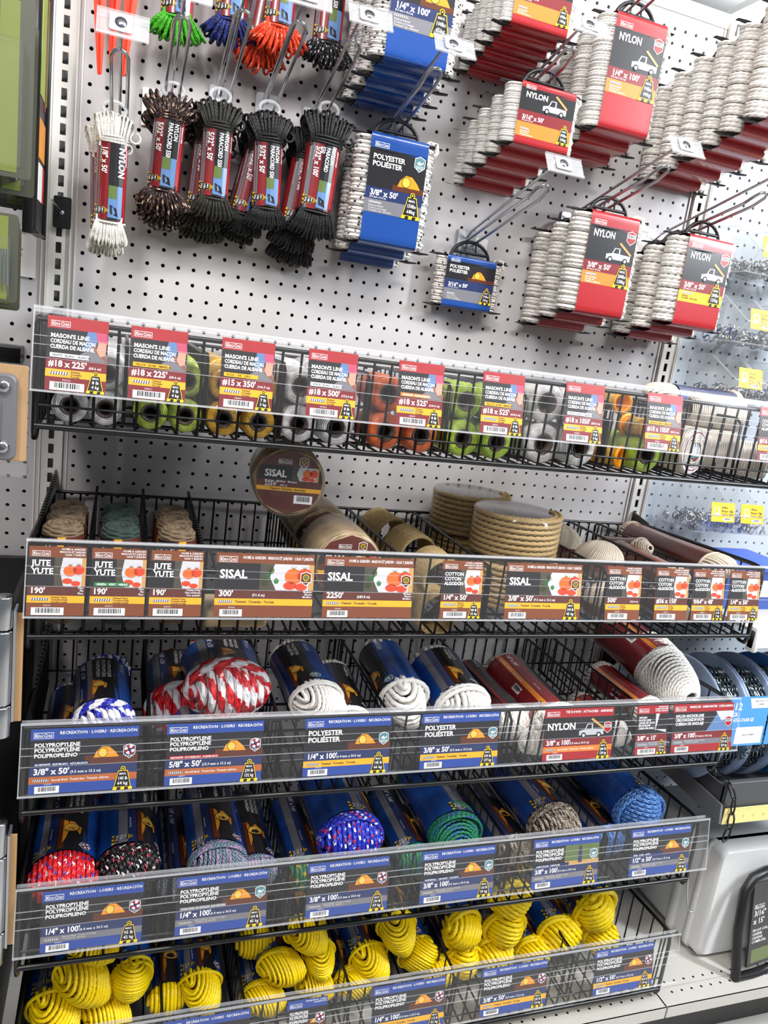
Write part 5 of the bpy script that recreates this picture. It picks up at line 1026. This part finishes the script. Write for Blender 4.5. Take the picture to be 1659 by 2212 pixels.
coil('sisal_coil', (28.3, -4.4, -14.75), 2.9, .19, 8, 'coil of thick sisal rope under the back one', grp='thick sisal coils', top=False)
coil('sisal_coil', (28.9, -10.9, -14.7), 2.95, .19, 8, 'coil of thick sisal rope under the front one, behind the 3/8 card', grp='thick sisal coils', top=False)
for i, (x, y, z, rz) in enumerate(((21.6, -4.2, -13.5, .2), (22.2, -8.3, -13.6, .1), (22.6, -12.2, -14.0, .0), (22.2, -12.8, -16.0, .1))):
    coil('sisal_rope_roll', (x, y, z), 1.45, .12, 12, ('rearmost roll of thin sisal rope lying on its side', 'middle roll of thin sisal rope lying on its side', 'front roll of thin sisal rope behind the cotton card', 'lowest roll of thin sisal rope under the front one')[i], rot=(PI / 2 + .05, 0, rz), top=False, grp='rolls of thin sisal rope', inner=1)
def cotton_ball(loc, rot, label, R=1.75):
    t = thing('cotton_ball', label, 'twine ball', loc, rot, 'cotton twine balls'); mb = MB(); nn = 72
    core = [(max(.1, .95 * R * math.cos(k)), .72 * R * math.sin(k)) for k in np.linspace(-PI / 2 + .1, PI / 2 - .12, 12)]; mb.lathe(core, windings('cotton_core', '#e6dac6', 40, rough=.8), 40)
    for i in range(nn):
        a = i / nn * 2 * PI; ks = np.linspace(-PI / 2 + .12, PI / 2 - .05, 18); lift = .02 * (i % 2)
        P = np.array([((R * .98 + lift) * math.cos(k) * math.cos(a + .35 * k), (R * .98 + lift) * math.cos(k) * math.sin(a + .35 * k), (R * .76 + lift) * math.sin(k)) for k in ks]); mb.tube(P, .045, R_COT, 5, caps=False)
    mb.build('twine', t)
    mb = MB(); mb.lathe([(R * .93, -.75), (R * 1.03, -.4), (R * 1.04, 0.05)], gl('dbrown'), 40); mb.build('paper_band', t)
    return t
o = cotton_ball((35.9, -10.6, -13.1), (-.15, 0, 0), 'domed ball of cotton twine in the middle of the second basket'); dup(o, 'cotton twine ball behind the thick sisal coil', (35.2, -6.2, -13.1), (.1, 0, 1)); dup(o, 'cotton twine ball on the basket floor behind the 500 foot card', (35.6, -13.0, -15.5), (0, 0, 2))
gc = 'cotton cord hanks in the second basket'
bundle('cotton_hank', 'long cotton cord hank with brown sleeve along the right end of the second basket', R_COT, (44.85, -7.4, -13.0), 1.15, 12.6, .1, look='brown', collar=1, cap=1.8, art=dict(), group=gc, roll=.4, tilt=.3, ay=.9, rot=(-.03, 0, .0))
bundle('cotton_hank', 'small cotton cord hank with its looped end facing up', R_COT, (41.0, -6.4, -13.2), .85, 6.2, .09, look='brown', collar=1, cap=1.3, art=dict(), group=gc, roll=.2, rot=(-.25, 0, .1), mode='rings')
bundle('cotton_hank', 'cotton cord hank with brown sleeve and pale barcode left of the long one', R_COT, (40.3, -10.4, -13.5), 1.1, 8.4, .1, look='brown', collar=1, cap=1.5, art=dict(), group=gc, roll=.5)
bundle('cotton_hank', 'cotton cord hank on the floor behind the #36 card', R_COT, (40.6, -12.4, -15.7), 1.0, 5.4, .1, look='brown', collar=1, cap=1.3, art=dict(), group=gc, back=False)

# ------------------------------------------------------------ left neighbour: packs and hinges seen edge on
BL = mat('card_lime_green', '#6f7a34', .5)
def blister(x, y, z, w_, h, label, green=True, fill=None, d=.8):
    t = thing('blister_pack', label, 'blister pack', (x, y, z), (0, 0, random.uniform(-.04, .04)), 'blister packs at the left edge'); mb = MB(); mb.rbox((0, .2, 0), (w_, .04, h), .2, mat('card_olive_grey', '#4a4c40', .45), axis=1); mb.box((w_ * .12, .17, 0), (w_ * .3, .02, h * .94), BL); mb.box((-w_ * .3, .17, h * .1), (w_ * .3, .02, h * .5), C['black']); mb.build('backing_card', t)
    mb = MB(); mb.rbox((0, -.15, -.1 * h), (w_ * .7, d, h * .7), .2, BLIS, axis=1); mb.build('clear_blister', t)
    mb = MB(); 
    if fill == 'chain':
        for i in range(int(h / .45)): mb.tube([(-w_ * .3 + .22 * math.cos(a), -.2 - .12 * math.sin(a), h / 2 - .4 - i * .42 + .22 * math.sin(a)) for a in np.linspace(0, 2 * PI, 11)[:-1]], .07, BPLAS, 6, closed=True)
    elif fill == 'bolts':
        for i in range(9): mb.rod((-w_ * .35 + i * w_ * .08, -.15, -h * .3), (-w_ * .28 + i * w_ * .07, -.2, h * .1), .06, CHROME)
    else:
        mb.tube([(-w_ * .25, -.1, h * .42), (-w_ * .1, -.15, 0), (0, -.15, -h * .3), (w_ * .2, -.1, -h * .42)], [.12, .2, .3, .22], BPLAS, 8)
    mb.build('contents', t)
blister(-3.45, -10.6, 9.6, 2.9, 8.2, 'tall lime green blister pack in front at the upper left edge', fill='chain', d=1.1)
blister(-3.5, -8.6, 9.0, 2.9, 8.2, 'tall blister pack second in the row at the upper left edge', fill='tool', d=1.0); blister(-3.5, -6.6, 8.5, 2.9, 8.2, 'tall blister pack third in the row at the upper left edge', fill='tool')
blister(-3.6, -10.2, 1.6, 2.1, 4.4, 'small blister pack of screws at the left edge', fill='bolts', d=.7); blister(-3.65, -9.2, 1.4, 2.1, 4.4, 'second small blister pack of screws behind the first', fill='bolts', d=.7); blister(-3.7, -8.2, 1.2, 2.1, 4.4, 'third small blister pack of screws behind the second', fill='bolts', d=.7)
t = thing('level_box', 'long black edged display box standing by the slotted upright at the left', 'box', (-2.15, -7.2, 9.6))
mb = MB(); mb.rbox((-.28, -.1, 0), (.55, .5, 12.8), .08, BPLAS); mb.rbox((.2, 3.4, 0), (.22, .3, 12.8), .05, BPLAS); mb.box((.02, 1.6, -6.3), (.5, 3.4, .1), BPLAS); mb.build('black_frame', t)
mb = MB(); mb.box((.05, 1.7, .05), (.12, 3.3, 12.5), C['black']); mb.box((.13, 1.7, 3.4), (.04, 3.2, 5.4), C['lime']); mb.box((.13, 2.4, 3.2), (.05, .7, 5.8), C['dred']); mb.box((.13, 1.6, -1.4), (.05, 2.6, 2.0), C['tent']); mb.box((.13, 1.6, -3.6), (.05, 2.6, 1.9), C['white']); mb.box((.15, 2.4, -3.6), (.05, .8, 1.9), C['bred']); mb.build('printed_side', t)
t = thing('hook_plate', 'small black square plate on the left slotted upright', 'plate', (-1.25, -.5, 5.2)); mb = MB(); mb.rbox((0, 0, 0), (1.05, .1, 1.9), .12, BPLAS, axis=1); mb.build('plate', t)
mb = MB(); mb.rod((0, .1, 0), (-.5, -1.4, .5), .06, CHROME); mb.lathe([(.01, -.09), (.13, -.08), (.14, -.04)], CHROME, 12, axis=1); mb.build('pin', t)
KR = mat('brown_cardboard', '#b58f62', .8, noise=(40, .0001)); GREYM = mat('grey_painted_hinge', '#77767b', .4, .3)
t = thing('latch_pack', 'grey gate latch plate on brown card in film at the left edge', 'hardware pack', (-3.1, -16.4, -5.5), (0, 0, 0))
mb = MB(); mb.rbox((0, .35, 0), (3.7, .1, 4.5), .1, KR, axis=1); mb.build('card_back', t); mb = MB(); mb.rbox((-.3, 0, -.15), (3.5, .45, 4.0), .35, GREYM, axis=1, seg=6); mb.rbox((-.5, -.35, -.1), (2.6, .4, 1.9), .25, GREYM, axis=1); mb.box((-.6, -.5, -1.05), (2.4, .5, .25), BPLAS); mb.build('latch_body', t)
for z in (1.3, -1.5):
    mb = MB(); mb.lathe([(.0, -.5), (.18, -.5), (.3, -.42), (.32, -.2)], CHROME, 18, axis=1, c=(.9, 0, z)); mb.lathe([(0, -.52), (.14, -.52), (.14, -.4)], mat('screw_socket', '#222224', .5), 6, axis=1, c=(.9, 0, z)); mb.build('screw', t)
mb = MB(); mb.rbox((0, -.05, -.3), (3.9, 1.0, 5.2), .15, BLIS, axis=1); mb.build('clear_wrap', t)
for i, (z, h, lab) in enumerate(((-18.2, 7.0, 'shiny zinc strap hinge pack at the left edge beside the jute cards'), (-31.4, 8.2, 'shiny zinc strap hinge pack at the lower left edge'))):
    t = thing('hinge_pack', lab, 'hardware pack', (-2.95, -16.2, z), (0, 0, 0), 'zinc hinge packs'); mb = MB(); mb.box((.1, .4, -.3), (3.4, .1, h * .85), KR); mb.build('card_back', t)
    mb = MB(); mb.box((-.5, 0, 0), (2.6, .18, h * .92), STEEL); mb.build('hinge_leaf', t); mb = MB(); mb.box((1.45, .3, 0), (.12, 1.0, h * .86), STEEL); mb.build('side_rail', t)
    for zz, hh in ((h * .42, h * .24), (0, h * .56), (-h * .42, h * .24)): mb = MB(); mb.lathe([(.01, zz - hh / 2), (.4, zz - hh / 2), (.42, zz - hh / 2 + .05), (.42, zz + hh / 2 - .05), (.4, zz + hh / 2), (.01, zz + hh / 2)], CHROME, 24, axis=2, c=(.95, -.15, 0)); mb.build('hinge_barrel', t)
mb = MB(); mb.rbox((-5, -7.5, -16.7), (8, 14.5, 1.3), .1, BLK, axis=0); mb.build('dark_shelf', loc=W(-4.6, 0, 0), label='dark shelf of the left neighbour bay beside the second basket', category='shelf')
mb = MB(); mb.rbox((-5, -1.2, -3.8), (8, 2.2, 1.0), .1, BLK, axis=0); mb.build('back_rail', loc=W(-2.5 + .3, 0, 0), label='dark back rail of the left bay beside the top basket', category='shelf')
mb = MB(); mb.box((-6, -.5, -33), (7.6, .6, 31), BLK); mb.build('back_board', loc=W(.2, 0, 0), label='black back panel low in the left neighbour bay', category='shelf')
mb = MB(); mb.box((0, 0, 0), (.25, 14, 30), BLK); mb.build('bay_partition', loc=W(-2.6, -7.6, -33), label='black side panel between the left bay and the lower baskets', category='panel')

# ------------------------------------------------------------ right neighbour: bins, chain, case
YLAB = mat('print_yellow_label', '#f6c21a', .45)
def bin_(x, z, y0, y1, w_, h, label, fillc, rows, seed):
    """clear open-front bin with sloping front and a yellow price card"""
    t = thing('clear_bin', label, 'bin', (x, y0, z), (0, 0, 0), 'clear hardware bins'); mb = MB(); D = y0 - y1
    for xx in (0, w_): mb.add(*prism([(xx, 0, 0), (xx, 0, h), (xx, -D * .45, h), (xx, -D, h * .45), (xx, -D * .8, 0)], .05), BLIS)
    mb.box((w_ / 2, -D * .4, 0), (w_, D * .8, .05), BLIS); mb.box((w_ / 2, -.02, h / 2), (w_, .05, h), BLIS)
    a = np.array([(0, -D * .8, 0), (w_, -D * .8, 0), (w_, -D, h * .45), (0, -D, h * .45)]); mb.add(a, [(0, 1, 2, 3)], BLIS)
    for p, q in (((0, -D, h * .45), (w_, -D, h * .45)), ((0, -D * .45, h), (0, -D, h * .45)), ((w_, -D * .45, h), (w_, -D, h * .45)), ((0, 0, h), (0, -D * .45, h)), ((0, -D * .8, 0), (w_, -D * .8, 0)), ((0, -D * .8, 0), (0, -D, h * .45)), ((w_, -D * .8, 0), (w_, -D, h * .45)), ((0, 0, 0), (0, -D * .8, 0))): mb.rod(p, q, .05, EDGE, 5)
    mb.build('clear_box', t)
    mb = MB(); r = random.Random(seed)
    for i in range(26):
        c0 = np.array([r.uniform(.35, w_ - .35), -r.uniform(.4, D * .72), .2 + abs(r.gauss(0, .3)) * h * .35]); e = Euler((r.uniform(0, 3), r.uniform(0, 3), r.uniform(0, 3))).to_matrix()
        P = np.array([tuple(e @ Vector((.28 * math.cos(a_), .2 * math.sin(a_) + (.2 if math.sin(a_) > 0 else -.2), 0))) for a_ in np.linspace(0, 2 * PI, 13)[:-1]]) + c0; mb.tube(P, .06, CHROME, 6, closed=True)
        v_ = np.array(tuple(e @ Vector((.3, 0, 0)))); mb.rod(c0 - v_, c0 + v_, .09, CHROME if r.random() > .35 else fillc, 6)
    o = mb.build('rope_clips', t); o['kind'] = 'stuff'
    A = Art(); c = pal(False, 'yel')
    for i, s_ in enumerate(rows): A.text(s_, .95, 1.05 - i * .28, .19, c['black'], 1, width=1.15)
    A.tube_ = None; A.circ(.5, .85, .28, c['silver'], 1, n=14, ry=.34); A.circ(.5, .88, .17, YLAB, 2, n=12, ry=.22); A.poly([(.2, .35), (.8, .5), (.78, .62), (.18, .48)], c['silver'], 2); A.barcode(1.05, .08, .85, .22, c, 1, seed=4)
    cw = w_ * .82; mb = MB(); mb.box((cw / 2, .02, .75), (cw, .03, 1.6), YLAB); A.emit(mb, lambda p, e: np.stack([p[:, 0] * cw / 2.15, -np.full(len(p), e), p[:, 1]], 1)); mb.build('yellow_card', t, (w_ * .1, -D - .08, h * .45 - .5), (-.25, 0, 0))
RC = ['3/16"', 'Wire', 'Rope Clip', 'Serre-câble']
for i, (x, z, w_, h, lab) in enumerate(((48.6, 9.2, 2.9, 3.6, 'upper'), (48.8, 3.8, 2.9, 3.6, 'middle'), (48.8, -.6, 2.9, 3.2, 'lower'))):
    for j in range(3): bin_(x + j * 3.1, z, -.25, -5.6 - .2 * i, w_, h, 'clear hardware bin, %s row, %s from the upright' % (lab, ORD[j].replace('topmost', 'first').replace('middle', 'third')), [WPLAS, C['blue'], CHROME][(i + j) % 3], RC, i * 9 + j)
for j, nm in enumerate(('first', 'second', 'third')): bin_(48.6 + j * 3.1, -11.9, -.3, -6.6, 2.95, 4.0, 'clear bin of rope clips below the top basket, %s from the upright' % nm, [CHROME, C['blue'], C['blue']][j], RC[1:], 70 + j)
# chain reels
RB = mat('reel_flange_blue_grey', '#a3b8d6', .35); RB2 = mat('reel_flange_blue', '#2f7fd0', .35); CH = mat('zinc_chain', '#8f9aa0', .28, 1.)
def link(mb, c0, d, up, s_=.3, r=.055, m=None):
    d = np.array(d, float); d /= np.linalg.norm(d); up = np.array(up, float); up -= d * (up @ d); up /= np.linalg.norm(up) + 1e-9
    A_ = np.linspace(0, 2 * PI, 13)[:-1]; P = np.array(c0) + np.outer(np.cos(A_) * s_, d) + np.outer(np.sin(A_) * s_ * .55, up); mb.tube(P, r, m or CH, 5, closed=True)
def chain(mb, pts, s_=.3, r=.055, m=None):
    pts = np.array(pts, float); L = np.concatenate([[0], np.cumsum(np.linalg.norm(np.diff(pts, axis=0), axis=1))]); n = int(L[-1] / (s_ * 1.5)); k = 0
    for q in np.linspace(0, L[-1], n):
        p = np.array([np.interp(q, L, pts[:, i]) for i in range(3)]); p2 = np.array([np.interp(min(q + .1, L[-1]), L, pts[:, i]) for i in range(3)]); p1 = np.array([np.interp(max(q - .1, 0), L, pts[:, i]) for i in range(3)])
        d = p2 - p1; a = np.array([1, .2, .3]); b = np.cross(d, a); link(mb, p, d, a if k % 2 else b, s_, r, m); k += 1
for i in range(5):
    x = 47.9 + i * 2.75; t = thing('chain_reel', 'reel of zinc chain with blue grey flange, %s from the left' % ('first', 'second', 'third', 'fourth', 'fifth')[i], 'chain reel', (x, -9.2, -26.6), (0, 0, 0), 'chain reels')
    mb = MB(); 
    for xx, m in ((0, RB), (2.45, RB2 if i == 2 else RB)): mb.lathe([(.6, xx - .02), (4.9, xx - .02), (5.05, xx + .05), (5.05, xx + .12), (4.9, xx + .18), (.6, xx + .1)], m, 56, axis=0)
    mb.build('flanges', t)
    mb = MB(); r = random.Random(i)
    for a in np.linspace(.25, 2.9, 9):
        xs = np.linspace(.35, 2.25, 6)
    for k in range(7):
        xx = .4 + k * .3; A_ = np.linspace(PI * .95, PI * 1.95, 60); chain(mb, np.stack([xx + .12 * np.sin(A_ * 9 + k), 4.45 * np.cos(A_ - PI / 2 * 1.05) + 0 * A_, 4.45 * -np.sin(A_ - PI / 2 * 1.05)], 1)[::1] * np.array([1, 1, 1]) + r.uniform(-.04, .04), .3, .06)
    mb.lathe([(4.1, .1), (4.1, 2.4)], mat('chain_under', '#3c4448', .4, .8), 40, axis=0); o = mb.build('wound_chain', t); 
mb = MB(); A = Art(); c = pal(False, 'ltblue'); A.text("#12", .1, 2.9, .6, c['white'], 1); A.text('JACK', .1, 2.4, .32, c['white'], 1); A.text('MONTE-CHARGE', .1, 1.95, .3, c['white'], 1, width=2.6); A.rect(1.2, .15, 3.8, 1.5, c['white'], 1); A.text('JACK CHAIN', 1.9, .8, .14, c['black'], 2); A.poly([(2.0, 3.8), (4.0, 3.8), (4.0, 3.0), (2.3, 3.0)], c['white'], 1); A.text('ASK FOR CUT', 2.5, 3.5, .14, c['navy'], 2); A.text('CHAIN', 2.8, 3.25, .14, c['navy'], 2)
for i in range(5): A.circ(.55, .3 + i * .36, .12, c['lgrey'], 1, ry=.2, n=10); A.circ(.55, .3 + i * .36, .06, c['ltblue'], 2, ry=.13, n=8)
mb.box((2, .03, 1.95), (4.0, .05, 3.95), mat('print_ltblue_card', '#4d97dc', .4)); A.emit(mb, flat_map()); o = mb.build('chain_card', loc=W(46.4, -15.3, -25.95), rot=(-.05, 0, 0), label='light blue chain card reading #12 jack at the right edge', category='label card')
mb2 = bpy.data.objects['chain_card']; dup(mb2, 'light blue chain card cut by the right edge', (50.6, -15.3, -25.95))
mb = MB(); mb.box((8, -6.5, 0), (16, 13.6, .25), SHELF); mb.rbox((8, -13.6, -.6), (16, .7, 1.5), .2, WPLAS, axis=0); mb.rbox((.25, -13.6, -.6), (.5, .9, 1.9), .2, WPLAS); mb.build('white_shelf', loc=W(48.3, -.3, -17.3), label='white shelf with price rail above the chain reels', category='shelf')
t = thing('blue_product_box', 'blue and white boxed product on the right shelf behind the second basket', 'box', (52.4, -7, -15.7)); mb = MB(); mb.box((0, 0, 0), (6.4, 5, 3.6), C['blue']); mb.box((0, -2.53, .3), (5.6, .04, 1.4), C['white']); mb.build('carton', t); mb = MB(); mb.rbox((0, 0, 2.0), (6.8, 5.4, .5), .3, mat('blue_lid', '#2458c8', .35)); mb.build('lid', t)
# tray with rulers under the reels, chain ends, white case
t = thing('cutting_tray', 'dark grey chain tray with a yellow ruler along its front', 'tray', (48, -8, -31.0)); mb = MB(); mb.box((7.5, 0, -1.15), (15, 14.6, .2), GPLAS); mb.rbox((7.5, -7.3, .45), (15, .5, 3.1), .1, GPLAS, axis=0); mb.box((.15, 0, .2), (.3, 14.4, 2.6), GPLAS); mb.build('tray', t)
mb = MB(); mb.add(*prism([(-.35, 7.6, 1.0), (-.35, -7.6, .2), (-.35, -7.8, -1.3), (-.35, 7.6, -.5)], .2), mat('rail_grey', '#8d9094', .35, .5)); mb.build('side_rail', t)
A = Art(); c = pal(False, 'black')
for i in range(13):
    A.text(str(i + 1), .9 + i * 1.0, .45, .22, c['grey'], 1, bold=False); A.rect(1.3 + i, 1.05, 1.32 + i, 1.3, c['grey'], 1)
    for k in range(1, 4): A.rect(.3 + i + k * .25, 1.15, .315 + i + k * .25, 1.3, c['grey'], 1)
mb = MB(); mb.box((7.5, .03, .65), (15, .06, 1.35), mat('ruler_yellow', '#ead98e', .5)); A.emit(mb, flat_map()); mb.build('ruler', t, (0, -7.75, -1.4))
for i, (pts, s_, r, m, lab) in enumerate((([(49.2, -15.3, -26.5), (49.8, -14.4, -27.4), (50.8, -13.6, -28.3), (52, -13.0, -29.0), (54.5, -12.8, -29.1)], .3, .05, CH, 'thin zinc chain end sagging into the dark tray, lower'), ([(50.8, -15.0, -26.3), (51.4, -14, -27.2), (52.5, -13.2, -28.0), (54, -13, -28.8)], .3, .05, CH, 'thin zinc chain end sagging into the dark tray, upper'))):
    mb = MB(); chain(mb, pts, s_, r, m); mb.build('chain', loc=W(0, 0, 0), label=lab, category='chain', group='chain ends')
t = thing('storage_case', 'white plastic case standing under the ruler tray at the right', 'case', (56.0, -8.1, -43.0))
mb = MB(); mb.rbox((2.8, 0, .2), (13, 9.6, 10.6), .8, WCASE, axis=1, seg=6); mb.build('case_body', t); mb = MB(); mb.rbox((2.8, -1.2, .1), (13.6, .9, 10.9), .9, WCASE, axis=1, seg=6); mb.rbox((2.8, -3.2, .1), (13.4, .6, 10.8), .9, WCASE, axis=1, seg=6); mb.build('rib', t)
A = Art(); c = pal(False, 'black'); A.barcode(0, 0, 1.8, .55, c, 1, seed=9)
mb = MB(); A.items = [q for q in A.items if q[3] > 1]; A.emit(mb, lambda p, e: np.stack([p[:, 0] - 1.5, -p[:, 1] + 1.5, 5.52 + e * .2 + 0 * p[:, 0]], 1)); mb.build('embossed_label', t)
t = thing('chain_pack', 'black framed chain package with printed card leaning at the right edge', 'package', (57.0, -14.3, -44.0), (-.16, 0, .12)); mb = MB()
mb.tube([(-2.6, 0, -4.2), (-2.9, 0, 0), (-2.5, 0, 3.4), (-1.6, 0, 4.4), (0, 0, 4.7), (3, 0, 4.7), (3.6, 0, 0), (3, 0, -4.3), (0, 0, -4.5)], .42, BPLAS, 10, closed=True, up=(0, 1, 0)); mb.build('black_frame', t)
A = Art(); c = pal(True, 'black'); A.rect(-1.6, -3.4, 2.9, 4.0, c['black'], 0); A.logo(-1.3, 1.7, 1.2, c, 1); A.text('3/16"', -1.3, 1.0, .5, c['white'], 1); A.text("x 15'", -1.3, .3, .5, c['white'], 1)
for i, s_ in enumerate(('PROOF COIL', 'CHAÎNE', 'CADENA', 'COMERCIAL')): A.text(s_, -1.3, -.4 - i * .34, .24, c['white'], 1)
A.rect(-1.2, -3.2, 2, -2.0, c['leaf'], 1); mb = MB(); A.emit(mb, lambda p, e: np.stack([p[:, 0], -.2 - e + 0 * p[:, 0], p[:, 1]], 1)); mb.box((.6, -.1, .2), (4.4, .15, 7.4), C['black']); mb.build('printed_card', t)
mb = MB(); pts = [(46.1, -14.2, -27.4), (46.5, -14.6, -28.1), (47.6, -15.6, -29.1), (48.2, -16.0, -29.6)]
t = thing('plastic_chain', 'black plastic chain of large links hanging over the ruler', 'chain', (47.2, -15.95, -29.0))
for i, (c0, d, up) in enumerate((((.75, 3.3, .2), (-.1, -1, 0), (1, 0, .1)), ((.5, 2.1, .22), (-.25, -1, 0), (0, .1, 1)), ((.3, .85, .3), (-.05, -1, .05), (1, 0, .2)), ((.62, -.15, -.35), (.35, -.3, -1), (.2, 1, 0)), ((1.05, -.2, -1.6), (.2, 0, -1), (1, .5, 0)), ((1.2, -.2, -2.85), (.0, 0, -1), (.3, 1, 0)), ((1.15, -.2, -4.0), (-.15, 0, -1), (1, .2, 0)))):
    mb = MB(); link(mb, c0, d, up, .72, .07, BPLAS); mb.build('chain_link', t)
mb = MB(); mb.tube([(0, 0, 0), (.25, -.1, -1.6), (.5, -.3, -2.9), (.75, -.5, -3.1), (.95, -.5, -3.0)], .07, CHROME, 6); mb.build('wire_hook', loc=W(46.6, -15.2, -37.2), label='thin bent wire hanging below the fourth basket at its right end', category='wire')
ceiling_light(101.5, 6, 68, 62, 'bright fluorescent ceiling light seen over the top of the shelving')
